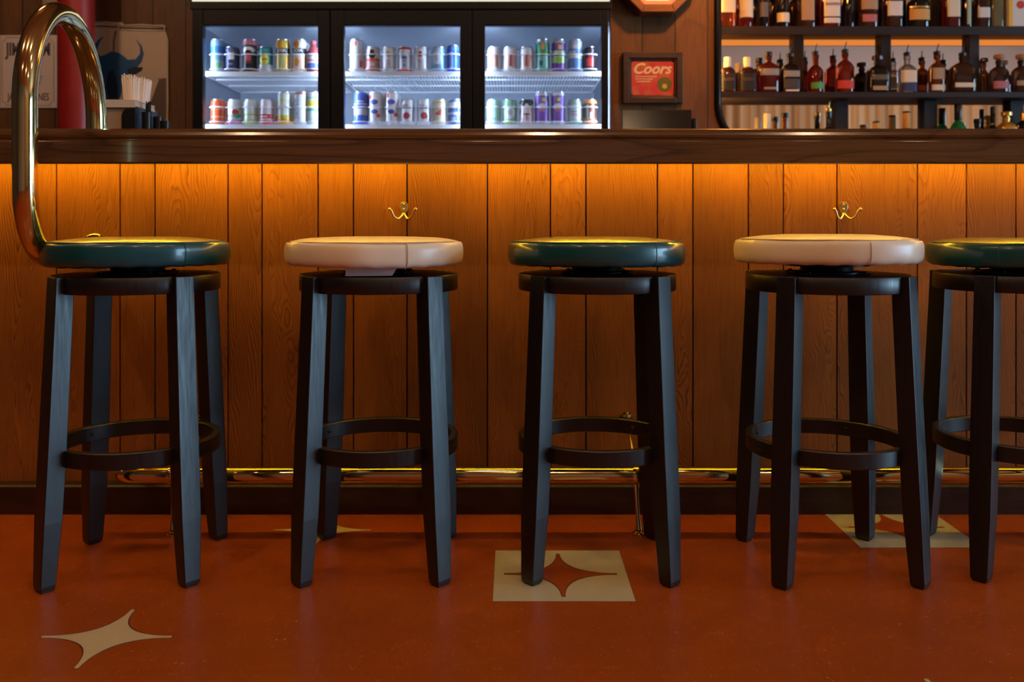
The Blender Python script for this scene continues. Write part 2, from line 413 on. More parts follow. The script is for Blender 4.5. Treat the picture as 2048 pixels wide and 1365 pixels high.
# ------------------------------------------------------------------ floor inlays (parts of the floor)
def star_pts(cx, cy, R, p=.50, n=22, tip=.004):
    P = []
    for q in range(4):
        for i in range(n):
            t_ = i/n*pi/2
            x, y = R*cos(t_)**(2/p), R*sin(t_)**(2/p)
            # keep blunt tips: push out towards a small disc round every tip
            x, y = x+tip*(sin(t_)**.6 if t_ < pi/4 else sin(t_)), y+tip*(cos(t_)**.6 if t_ > pi/4 else cos(t_))
            if i == 0: x, y = R+tip*.3, 0
            a = q*pi/2
            P.append((cx+x*cos(a)-y*sin(a), cy+x*sin(a)+y*cos(a)))
    return P
def inlay(name, pts, m, z, label):
    bm = B(); flat(bm, pts, -.002, z); return link(name, bm, m, floor, label=label)
x0g = -.041
def tc(i): return x0g+.305*(i+.5)
YR = {0: 2.1285, 1: 2.4335, -1: 1.806, -2: 1.512}
def sq(cx, cy, h=.1525, y1=None): return [(cx-h, cy-h), (cx+h, cy-h), (cx+h, y1 or cy+h), (cx-h, y1 or cy+h)]
def ring(name, pts, k, cx, cy, z, label): inlay(name, [(cx+(x-cx)*k, cy+(y-cy)*k) for x, y in pts], INLAYEDGE, z, label)
s1 = star_pts(tc(-3)+.012, YR[-1], .127)
inlay('star_joint', star_pts(tc(-3)+.012, YR[-1], .129, .51, tip=.0048), INLAYEDGE, .0002, 'thin dark joint around the cream star')
inlay('star_inlay', s1, INLAY, .0004, 'cream four pointed star set in the red floor')
inlay('star_inlay', star_pts(tc(-2), YR[1], .127), INLAY, .0004, 'cream four pointed star by the bar base')
inlay('star_inlay', star_pts(tc(2)+.012, YR[-2], .127), INLAY, .0004, 'cream four pointed star at the front edge')
inlay('square_inlay', sq(tc(0), YR[0]), SQINLAY, .0004, 'cream square tile set in the red floor')
inlay('star_joint', star_pts(tc(0), YR[0], .129, .51, tip=.0048), INLAYEDGE, .0006, 'thin dark joint around the red star')
inlay('star_inlay', star_pts(tc(0), YR[0], .127), STARRED, .0008, 'red four pointed star in the cream square')
inlay('square_inlay', sq(1.02, 2.455, .1525, 2.61), SQINLAY, .0004, 'cream square tile running under the bar base')
inlay('star_inlay', star_pts(1.02, 2.455, .127), STARRED, .0008, 'red four pointed star in the square at the bar base')

# ------------------------------------------------------------------ the bar
YN, YP, TOPZ = 2.27, 2.60, 1.042          # nose, panel face, top
XL, XR = -2.6, 2.6
bar = thing('bar_counter', 'long wood panelled bar counter with thick polished dark top', 'bar counter', (0, YP, 0))
bar_y = YP
def bb(name, x0, x1, y0, y1, z0, z1, m, **k):
    bm = B(); box(bm, x0, x1, y0-bar_y, y1-bar_y, z0, z1); return link(name, bm, m, bar, **k)
# top with rounded nose (profile swept along X)
prof = [(YN+.033, .954), (YN+.003, .954), (YN, .957), (YN, 1.009), (YN+.003, 1.013), (YN+.003, 1.016), (YN-.001, 1.018), (YN-.003, 1.024), (YN-.001, 1.031), (YN+.006, 1.038), (YN+.018, TOPZ), (2.98, TOPZ), (2.98, 1.002), (YN+.033, 1.002)]
bm = B()
xs = [XL+(XR-XL)*i/26 for i in range(27)]
rows = [[bm.verts.new((x, y-bar_y, z)) for y, z in prof] for x in xs]
for a, b in zip(rows, rows[1:]):
    for i in range(len(prof)): bm.faces.new((a[i], a[(i+1) % len(prof)], b[(i+1) % len(prof)], b[i]))
bm.faces.new(rows[0]); bm.faces.new(rows[-1][::-1])
link('bar_top', bm, TOPWOOD, bar, bevel=.0015, label='polished dark wood top with a rounded nose')
# plank panel with real grooves
gpx = [113, 240, 310, 456, 524, 636, 707, 814, 975, 1101, 1172, 1315, 1386, 1497, 1567, 1674, 1835, 1933, 2032]
sP = F/YP
gx = [(g-CX)/sP for g in gpx]
wds = [.178, .098, .205, .096, .157, .1, .15]
e = gx[0]; k = 0; left = []
while e > XL+.1: e -= wds[k % 7]; k += 1; left.append(e)
gx = sorted(left)+gx; e = gx[-1]
while e < XR-.1: e += wds[k % 7]; k += 1; gx.append(e)
bm = B()
edges = [g for g in gx if XL < g < XR]; edges = [XL]+edges+[XR]
ids = []
for i, (a, b) in enumerate(zip(edges, edges[1:])):
    g = .0022; d = .008
    P = [(a+g*.7, YP+d), (a+g, YP), (b-g, YP), (b-g*.7, YP+d), (b-g*.7, YP+.02), (a+g*.7, YP+.02)]
    lo = [bm.verts.new((x, y-bar_y, .055)) for x, y in P]; hi = [bm.verts.new((x, y-bar_y, 1.001)) for x, y in P]
    for q in range(6): bm.faces.new((lo[q], lo[(q+1) % 6], hi[(q+1) % 6], hi[q]))
    bm.faces.new(lo[::-1]); bm.faces.new(hi); ids += [(i*7.31, (a+b)/2+random.uniform(-.8, .8)*(b-a))]*8
panel = link('front_panel', bm, WALNUT, bar)
at = panel.data.attributes.new('plank', 'FLOAT', 'FACE')
at2 = panel.data.attributes.new('axis_x', 'FLOAT', 'FACE')
for i, v_ in enumerate(ids): at.data[i].value = v_[0]; at2.data[i].value = v_[1]
bb('panel_backing', XL, XR, YP+.021, YP+.05, 0, 1.001, BASEWOOD)
# base board with a sloping top edge
bm = B()
pr = [(2.562, 0), (2.562, .076), (2.567, .081), (YP-.001, .083), (YP-.001, 0)]
a = [bm.verts.new((XL, y-bar_y, z)) for y, z in pr]; b = [bm.verts.new((XR, y-bar_y, z)) for y, z in pr]
for i in range(5): bm.faces.new((a[i], a[(i+1) % 5], b[(i+1) % 5], b[i]))
bm.faces.new(a); bm.faces.new(b[::-1]); link('kick_board', bm, BASEWOOD, bar)
bb('back_panel', XL, XR, 2.90, 2.92, 0, 1.001, BASEWOOD)
# light strip below the top, behind the nose
strip = bb('light_strip', XL+.02, XR-.02, 2.512, 2.524, .992, .9965, LEDMAT, label='amber light strip under the bar top')
bb('strip_channel', XL+.02, XR-.02, 2.504, 2.532, .9970, 1.0015, ALU)

# ------------------------------------------------------------------ coat hooks
SATIN = mat('satin brass', (.86, .66, .28), .3, 1)
def hook(x, label):
    t = thing('coat_hook', label, 'hook', ((x-CX)/sP, YP-.001, .845), 0, 'brass coat hooks on the bar front')
    bm = B()
    out = [(.0125*sin(a)*(1 if cos(a) > -.3 else 1-.55*(-cos(a)-.3)/.7), .010+(.0125 if cos(a) > 0 else .027)*cos(a)) for a in [2*pi*i/28 for i in range(28)]]
    prism(bm, out, -.004, 0); link('mounting_plate', bm, SATIN, t, bevel=.001)
    bm = B()
    for s in (-1, 1):
        P = []
        ctrl = [(.001, .005, -.010), (.006, .010, -.018), (.013, .016, -.0245), (.021, .022, -.0225), (.027, .027, -.014), (.031, .030, -.003), (.036, .033, .0015)]
        for q in ctrl: P.append((s*q[0], -q[1], q[2]))
        Q = [Vector(p) for p in P]; sm = []
        for i in range(len(Q)-1):
            p0 = Q[max(i-1, 0)]; p1 = Q[i]; p2 = Q[i+1]; p3 = Q[min(i+2, len(Q)-1)]
            for u in (0, .33, .66):
                sm.append(.5*((2*p1)+(p2-p0)*u+(2*p0-5*p1+4*p2-p3)*u*u+(3*p1-3*p2+p3-p0)*u**3))
        sm.append(Q[-1]); tube(bm, sm, .0031, 10)
        bmesh.ops.create_uvsphere(bm, u_segments=14, v_segments=10, radius=.0048, matrix=Matrix.Translation(Q[-1]))
    link('prongs', bm, SATIN, t, smooth=True)
    for z in (.015, .002):
        bm = B(); bmesh.ops.create_uvsphere(bm, u_segments=10, v_segments=6, radius=.0032, matrix=Matrix.Translation((0, -.004, z)) @ Matrix.Diagonal((1, .5, 1, 1)))
        link('screw', bm, SATIN, t, smooth=True)
    return t
hook(808, 'brass double coat hook above the white topped stool with the grey tag')
hook(1686, 'brass double coat hook above the right-hand white topped stool')

# ------------------------------------------------------------------ brass server rail (left) and foot rail
t = thing('service_rail', 'large polished brass hoop rail arching over the bar edge at the left', 'rail', (-1.1, 2.3, 0))
def arc(c, r, a0, a1, n): return [(c[0]+r*cos(radians(a0+(a1-a0)*i/n)), c[1]+r*sin(radians(a0+(a1-a0)*i/n))) for i in range(n+1)]
y1_, y2_ = 2.015, 2.50; R = (y2_-y1_)/2; zt = 1.072
path = [(2.592, .733), (2.30, .733)]
path = [(YP-.004, .733), (2.4, .733), (2.3, .733), (2.215, .733)]
path += arc((2.175, .893), .16, 270, 180, 12)          # bends up in front of the bar
path += [(y1_, .98), (y1_, 1.05)]
path += arc(((y1_+y2_)/2, zt), R, 180, 0, 28)
path += [(y2_, 1.07), (y2_, TOPZ+.001)]
bm = B()
def rx(y, z): return -1.061-(.112*(y-y1_)/(YP-y1_) if z < .9 else .062*max(0, min(1, (y-y1_)/(y2_-y1_))))
tube(bm, [(rx(y, z)+1.1, y-2.3, z) for y, z in path], .0262, 28)
link('tube', bm, BRASS, t, smooth='auto')
bm = B(); lathe(bm, [(0, 0), (.045, 0), (.045, .004), (.040, .008), (.030, .010), (.0275, .016), (0, .016)], 40)
bmesh.ops.rotate(bm, verts=bm.verts[:], matrix=Matrix.Rotation(radians(90), 3, 'X'))
bmesh.ops.translate(bm, verts=bm.verts[:], vec=(rx(YP, 0)+1.1, YP-.0005-2.3, .733))
for i in range(72):
    a = 2*pi*i/72; c_ = (rx(YP, 0)+1.1+.041*cos(a), YP-2.3-.009, .733+.041*sin(a))
    bmesh.ops.create_uvsphere(bm, u_segments=6, v_segments=4, radius=.0021, matrix=Matrix.Translation(c_))
link('wall_flange', bm, BRASS, t, smooth='auto')
bm = B(); lathe(bm, [(0, 0), (.031, 0), (.031, .002), (.028, .004), (0, .004)], 32, (rx(y2_, 0)+1.1, y2_-2.3, TOPZ))
link('top_flange', bm, BRASS, t, smooth='auto')

RY, RZ = 2.41, .152
t = thing('foot_rail', 'polished brass foot rail running low along the bar front', 'rail', (0, RY, 0))
xl = (236-CX)*RY/F-.002
bm = B()
pts = [(xl-.0, YP-RY-.005, RZ), (xl, .09, RZ)]
pts += [(xl+.045-.045*cos(radians(a)), .045-.045*sin(radians(a)), RZ) for a in range(0, 91, 10)]
pts += [(xl+.05+(XR-.1-xl)*i/20, 0, RZ) for i in range(21)]
tube(bm, pts, .0210, 24); link('tube', bm, BRASS, t, smooth='auto')
def bracket(xpx):
    x = (xpx-CX)*RY/F
    bm = B()
    lathe(bm, [(.0208, -.009), (.0235, -.009), (.0245, -.006), (.0245, .006), (.0235, .009), (.0208, .009)], 28)
    bmesh.ops.rotate(bm, verts=bm.verts[:], matrix=Matrix.Rotation(radians(90), 3, 'Y')); bmesh.ops.translate(bm, verts=bm.verts[:], vec=(x, 0, RZ))
    c = link('bracket_collar', bm, BRASS, t, smooth='auto')
    bm = B(); tube(bm, [(x, 0, RZ-.018), (x+.002, 0, .09), (x+.004, -.006, .04), (x+.005, -.012, .012)], [.007, .0055, .006, .009], 12)
    lathe(bm, [(0, 0), (.017, 0), (.017, .005), (.011, .010), (0, .014)], 24, (x+.005, -.013, 0))
    link('bracket_foot', bm, BRASS, t, smooth='auto')
    bm = B(); tube(bm, [(x, .012, RZ+.012), (x-.001, .06, RZ+.045), (x-.002, .12, RZ+.085), (x-.002, YP-RY-.006, RZ+.105)], [.007, .0055, .0055, .007], 12)
    b3 = B(); lathe(b3, [(0, 0), (.020, 0), (.020, .004), (.013, .008), (0, .010)], 24)
    bmesh.ops.rotate(b3, verts=b3.verts[:], matrix=Matrix.Rotation(radians(90), 3, 'X')); bmesh.ops.translate(b3, verts=b3.verts[:], vec=(x-.002, YP-RY-.0008, RZ+.105))
    me = bpy.data.meshes.new('q'); b3.to_mesh(me); b3.free(); bm.from_mesh(me); bpy.data.meshes.remove(me)
    link('bracket_arm', bm, BRASS, t, smooth='auto')
for q in (345, 1272, 2180): bracket(q)

# ------------------------------------------------------------------ bar stools
def superprof(r, z0, z1, seam=True):
    """cushion profile: flat bottom, bulged side, raised seam, gently domed top"""
    P = [(0, z0+.004), (r-.030, z0+.004), (r-.020, z0+.001), (r-.012, z0+.001)]
    for i in range(1, 12):
        a = radians(-84+162*i/12); sg = 1 if a > 0 else -1; P.append((r-.014+.014*cos(a)**.55, (z0+z1)/2-.002+(z1-z0-.010)/2*sg*abs(sin(a))**.85))
    P += [(r-.0125, z1-.0085), (r-.0135, z1-.0065), (r-.016, z1-.0065), (r-.019, z1-.0055), (r-.035, z1-.002), (r-.06, z1+.001), (r*.5, z1+.004), (0, z1+.005)]
    return P
def make_stool(label, loc, rz, vinyl, stitch, seat_rz, seat_off=(0, 0), seat_r=.211, lift=0.0, tag=False, seed=1):
    t = thing('bar_stool', label, 'bar stool', loc, rz, 'bar stools along the bar')
    rnd = random.Random(seed)
    z0, z1 = .709+lift, .771+lift
    # cushion: slightly uneven upholstery
    bm = B(); lathe(bm, superprof(seat_r, z0, z1), 96)
    ph = [rnd.uniform(0, 6.28) for _ in range(5)]
    for v in bm.verts:
        x, y, z = v.co; r = math.hypot(x, y); a = math.atan2(y, x)
        if r > .14:
            wv = .0016*sin(3*a+ph[0])+.0010*sin(7*a+ph[1])+.0006*sin(13*a+ph[2]); lo = max(0, min(1, (z0+.02-z)/.02))
            k = 1+(wv+lo*.0009*sin(31*a+ph[3]))/r; v.co.x *= k; v.co.y *= k
            v.co.z += .0012*sin(2*a+ph[4])+lo*.0009*sin(23*a+ph[0])
    seat = link('seat_cushion', bm, vinyl, t, smooth=True, label='padded round %s seat' % ('teal' if vinyl is TEAL else 'cream white'))
    seat.location = (seat_off[0], seat_off[1], 0); seat.rotation_euler = (0, 0, seat_rz-rz)
    # seams: a rim seam with stitches and vertical side seams
    bm = B(); rr = seat_r-.0135
    tube(bm, [((rr)*cos(2*pi*i/96), (rr)*sin(2*pi*i/96), z1-.0062) for i in range(96)], .0013, 6, closed=True)
    for i in range(0, 210):
        a = 2*pi*i/210
        for q, zz in ((seat_r-.0085, z1-.0115),):
            p = Vector((q*cos(a), q*sin(a), zz)); d = Vector((-sin(a), cos(a), 0))*.0016
            tube(bm, [p-d, p+d], .0006, 4)
    for a in (-.9, 1.2, 3.3):
        P = [(r_*cos(a), r_*sin(a), z) for r_, z in superprof(seat_r+.0006, z0, z1)[3:18]]
        tube(bm, P, .0009, 5)
    link('stitching', bm, stitch, seat, smooth=True)
    # swivel plates
    bm = B(); lathe(bm, [(0, 0), (.085, 0), (.085, .004), (.062, .006), (.060, .016), (.098, .018), (.098, .022), (0, .022)], 48, (0, 0, .6895+.0))
    box(bm, -.085, .085, -.085, .085, z0-.0035, z0+.0005); box(bm, -.075, .075, -.075, .075, .6885, .692)
    for sx in (-1, 1):
        for sy in (-1, 1): lathe(bm, [(0, 0), (.006, 0), (.006, .003), (0, .005)], 10, (sx*.066, sy*.066, .692))
    link('swivel_plate', bm, DARKMETAL, t, smooth='auto')
    if tag:
        bm = B(); v = [bm.verts.new(p) for p in ((-.052, -.166, .6905), (.052, -.166, .6915), (.062, -.158, .709), (-.052, -.158, .710))]
        v2 = [bm.verts.new((q.co.x, q.co.y+.0015, q.co.z)) for q in v]
        bm.faces.new(v); bm.faces.new(v2[::-1])
        for i in range(4): bm.faces.new((v[i], v2[i], v2[(i+1) % 4], v[(i+1) % 4]))
        g = link('care_tag', bm, GREYTAG, t, label='pale grey tag hanging below the seat')
        g.rotation_euler = (0, 0, -rz)
    # round apron between the legs
    bm = B()
    lathe(bm, [(.160, .650), (.1865, .650), (.188, .652), (.188, .686), (.1865, .688), (.160, .688), (.160, .650)], 72)
    link('apron', bm, STOOLWOOD, t, smooth='auto')
    # seat board below the swivel
    bm = B(); lathe(bm, [(0, .672), (.1595, .672), (.1595, .6875), (0, .6875)], 48); link('seat_board', bm, STOOLWOOD, t, smooth='auto')
    # legs with their flat faces turned outwards
    for q in range(4):
        ang = radians(45+90*q); bm = B(); rows = []
        for z, rc, tw, rd in ((.6885, .1820, .045, .040), (.60, .1855, .046, .041), (.30, .2005, .049, .042), (.15, .2090, .048, .041), (.014, .2175, .038, .033), (.004, .2178, .035, .030), (.004, .2178, .029, .024), (0, .2178, .029, .024)):
            c_ = Vector((rc*cos(ang), rc*sin(ang), z)); u = Vector((cos(ang), sin(ang), 0)); s_ = Vector((-sin(ang), cos(ang), 0))
            rows.append([bm.verts.new(c_+u*a*rd/2+s_*b*tw/2) for a, b in ((1, -1), (1, 1), (-1, 1), (-1, -1))])
        for a, b in zip(rows, rows[1:]):
            for i in range(4): bm.faces.new((a[i], a[(i+1) % 4], b[(i+1) % 4], b[i]))
        bm.faces.new(rows[0]); bm.faces.new(rows[-1][::-1])
        link('leg', bm, STOOLWOOD, t, bevel=.0022)
    # bent wood foot ring let into the legs
    bm = B(); lathe(bm, [(.172, .268), (.186, .268), (.188, .270), (.188, .303), (.186, .305), (.172, .305), (.170, .303), (.170, .270), (.172, .268)], 72)
    r = link('foot_ring', bm, STOOLWOOD, t, smooth='auto')
    for q in range(4):
        ang = radians(45+90*q); bm = B()
        bmesh.ops.create_uvsphere(bm, u_segments=12, v_segments=6, radius=.0045, matrix=Matrix.Translation((.1695*cos(ang+.16), .1695*sin(ang+.16), .287)))
        link('screw_cap', bm, STOOLWOOD, r, smooth=True)
    return t
make_stool('teal topped black bar stool standing beside the brass hoop rail', (-.890, 2.200, 0), radians(6), TEAL, TEALSTITCH, radians(12), seed=3)
make_stool('cream topped black bar stool with a pale grey tag below its seat', (-.318, 2.218, 0), radians(1), CREAM, CREAMSTITCH, radians(-10), (-.012, 0), tag=True, seed=8)
make_stool('teal topped black bar stool with one foot on the cream floor square', (.204, 2.222, 0), radians(-2), TEAL, TEALSTITCH, radians(-5), seed=5)
make_stool('cream topped black bar stool standing between two teal topped stools', (.750, 2.205, 0), radians(1), CREAM, CREAMSTITCH, radians(-32), lift=.006, seat_r=.214, seed=11)
make_stool('teal topped black bar stool cut off by the right edge of the photo', (1.222, 2.235, 0), radians(-3), TEAL, TEALSTITCH, radians(40), seat_off=(.008, 0), lift=-.003, seed=17)

# ------------------------------------------------------------------ fridge
FX0, FX1, FY = -1.479, .458, 4.28
fr = thing('display_refrigerator', 'black three door glass fridge full of drink cans with lit cream header', 'refrigerator', ((FX0+FX1)/2, FY, 0))
fox, foy = fr.location.x, fr.location.y
def fb(name, boxes, m, parent=None, **k):
    bm = B()
    for b_ in boxes: box(bm, b_[0]-fox, b_[1]-fox, b_[2]-foy, b_[3]-foy, b_[4], b_[5])
    return link(name, bm, m, parent or fr, **k)
IX0, IX1, IY0, IY1, IZ0, IZ1 = -1.459, .440, 4.32, 4.97, .22, 1.735
fb('cabinet', [(FX0, IX0-.012, FY, 5.0, 0, 2.05), (IX1+.012, FX1, FY, 5.0, 0, 2.05), (IX0-.012, IX1+.012, FY, 5.0, IZ1+.012, 2.05), (IX0-.012, IX1+.012, FY, 5.0, 0, IZ0-.012), (IX0-.012, IX1+.012, IY1+.012, 5.0, IZ0-.012, IZ1+.012)], FRIDGE, bevel=.003)
fb('liner', [(IX0-.0115, IX0, FY+.04, IY1, IZ0, IZ1), (IX1, IX1+.0115, FY+.04, IY1, IZ0, IZ1), (IX0-.0115, IX1+.0115, FY+.04, IY1+.0115, IZ1, IZ1+.0115), (IX0-.0115, IX1+.0115, FY+.04, IY1+.0115, IZ0-.0115, IZ0), (IX0, IX1, IY1, IY1+.0115, IZ0, IZ1)], FWHITE, label='white inner liner')
hp = fb('header_sign', [(-1.47, .449, FY-.03, FY-.001, 1.826, 2.03)], HEADER, label='backlit cream header panel')
fb('header_frame', [(FX0, FX1, FY-.034, FY-.001, 1.790, 1.825), (FX0, FX1, FY-.034, FY-.001, 2.031, 2.05), (FX0, -1.471, FY-.034, FY-.001, 1.8251, 2.0305), (.4495, FX1, FY-.034, FY-.001, 1.8251, 2.0305)], FRIDGE, bevel=.002)
DO = [(406, 636), (688, 920), (970, 1203)]; dz1 = 1.712; sF = F/(FY-.045)
DB = [(-1.462, -.835), (-.830, -.185), (-.180, .441)]
for (p0, p1), (d0, d1) in zip(DO, DB):
    g0, g1 = (p0-CX)/sF, (p1-CX)/sF
    d = fb('door', [(d0, g0, FY-.05, FY-.006, .14, 1.783), (g1, d1, FY-.05, FY-.006, .14, 1.783), (g0, g1, FY-.05, FY-.006, dz1, 1.783), (g0, g1, FY-.05, FY-.006, .14, .23)], FRIDGE, bevel=.003)
    fb('glass_pane', [(g0, g1, FY-.032, FY-.028, .23, dz1)], PANE, d)
    fb('handle', [(g1+.012, g1+.032, FY-.075, FY-.0505, .75, 1.15)], FRIDGE, d, bevel=.005)
# lamp tubes behind the mullions and at both sides
for x in (-1.451, -.842, -.832, -.182, -.172, .432):
    fb('lamp_tube', [(x-.004, x+.004, 4.283, 4.291, .3, 1.70)], COOLTUBE, label='cool white lamp tube')
for x in (-.837, -.177): fb('mullion', [(x-.03, x+.03, FY-.005, FY+.002, IZ0-.01, IZ1+.01)], FRIDGE)
SZ = {'U': 1.515, 'L': 1.268}
BX = [(-1.445, -.850), (-.815, -.200), (-.165, .427)]
for rowk, z in list(SZ.items())+[('B', .98)]:
    for bi, (a, b) in enumerate(BX):
        bm = B()
        box(bm, a-fox, b-fox, 4.312-foy, 4.325-foy, z-.022, z-.001)
        for y in (4.50, 4.70, 4.93): box(bm, a-fox, b-fox, y-foy, y+.006-foy, z-.014, z-.007)
        box(bm, a-fox, a+.005-fox, 4.325-foy, 4.94-foy, z-.016, z-.004); box(bm, b-.005-fox, b-fox, 4.325-foy, 4.94-foy, z-.016, z-.004)
        k_ = int((b-a)/.0145)
        for i in range(1, k_):
            x = a+(b-a)*i/k_; box(bm, x-.0018-fox, x+.0018-fox, 4.325-foy, 4.94-foy, z-.0065, z-.0012)
        link('wire_shelf', bm, FSHELF, fr, label='white wire shelf')

# ------------------------------------------------------------------ cans
def can_mat(name, base, bands=(), patch=(), top=None, metal=.12, rough=.3):
    """bands: (z0, z1, colour) as fractions of the body height; patch: (x0, x1, z0, z1, colour) front print, x in radius units"""
    m = mat(name, base, rough, metal, coat=.3); n = N(m)
    g = n.n('ShaderNodeSeparateXYZ', {0: n.n('ShaderNodeTexCoord').outputs['Generated']})
    X, Y, Z = g.outputs[0], g.outputs[1], g.outputs[2]
    def rng(s, a, b): return n.math('MULTIPLY', n.math('GREATER_THAN', s, a), n.math('LESS_THAN', s, b))
    c = n.mix(0.0, base, base)
    for z0, z1, col in bands: c = n.mix(rng(Z, z0, z1), c, col)
    for p in patch:
        if len(p) == 5:
            x0, x1, z0, z1, col = p; f = n.math('MULTIPLY', rng(X, .5+x0/2, .5+x1/2), rng(Z, z0, z1))
        else:       # ellipse (cx, cz, rx, rz, colour, 'o')
            cx, cz, rx_, rz_, col, _ = p
            d = n.math('ADD', n.math('POWER', n.math('DIVIDE', n.math('ABSOLUTE', n.math('SUBTRACT', X, .5+cx/2)), rx_/2), 2.0), n.math('POWER', n.math('DIVIDE', n.math('ABSOLUTE', n.math('SUBTRACT', Z, cz)), rz_), 2.0))
            f = n.math('LESS_THAN', d, 1.0)
        f = n.math('MULTIPLY', f, n.math('LESS_THAN', Y, .5)); c = n.mix(f, c, col)
    n.col(c); return m
LIDMESH = {}
def can(name, label, x, row, m, h, r=.033, Y=4.362, group=None, cat='can', lid=None):
    t = thing(name, label, cat, (x, Y, SZ[row]), 0, group)
    key = (round(h, 4), round(r, 4))
    bm = B()
    lathe(bm, [(0, .004), (r*.72, .004), (r*.76, 0), (r*.80, .0), (r*.97, .008), (r, .014), (r, h-.016), (r*.97, h-.010), (r*.86, h-.003)], 28)
    o = link('body', bm, m, t, smooth='auto')
    bm = B(); lathe(bm, [(r*.86, h-.003), (r*.88, h), (r*.84, h), (r*.80, h-.005), (0, h-.005)], 28)
    link('lid', bm, lid or ALU, t, smooth='auto')
    return t, o
STD, TALL, MIDC = .120, .155, .128
W = (.80, .82, .86); SV = (.55, .58, .63)
INK = mat('black print', (.01, .01, .012), .5); NAVYINK = mat('navy print', (.03, .06, .22), .5); WHITEINK = mat('white print', (.85, .85, .85), .5); REDINK = mat('red print', (.6, .04, .03), .5)
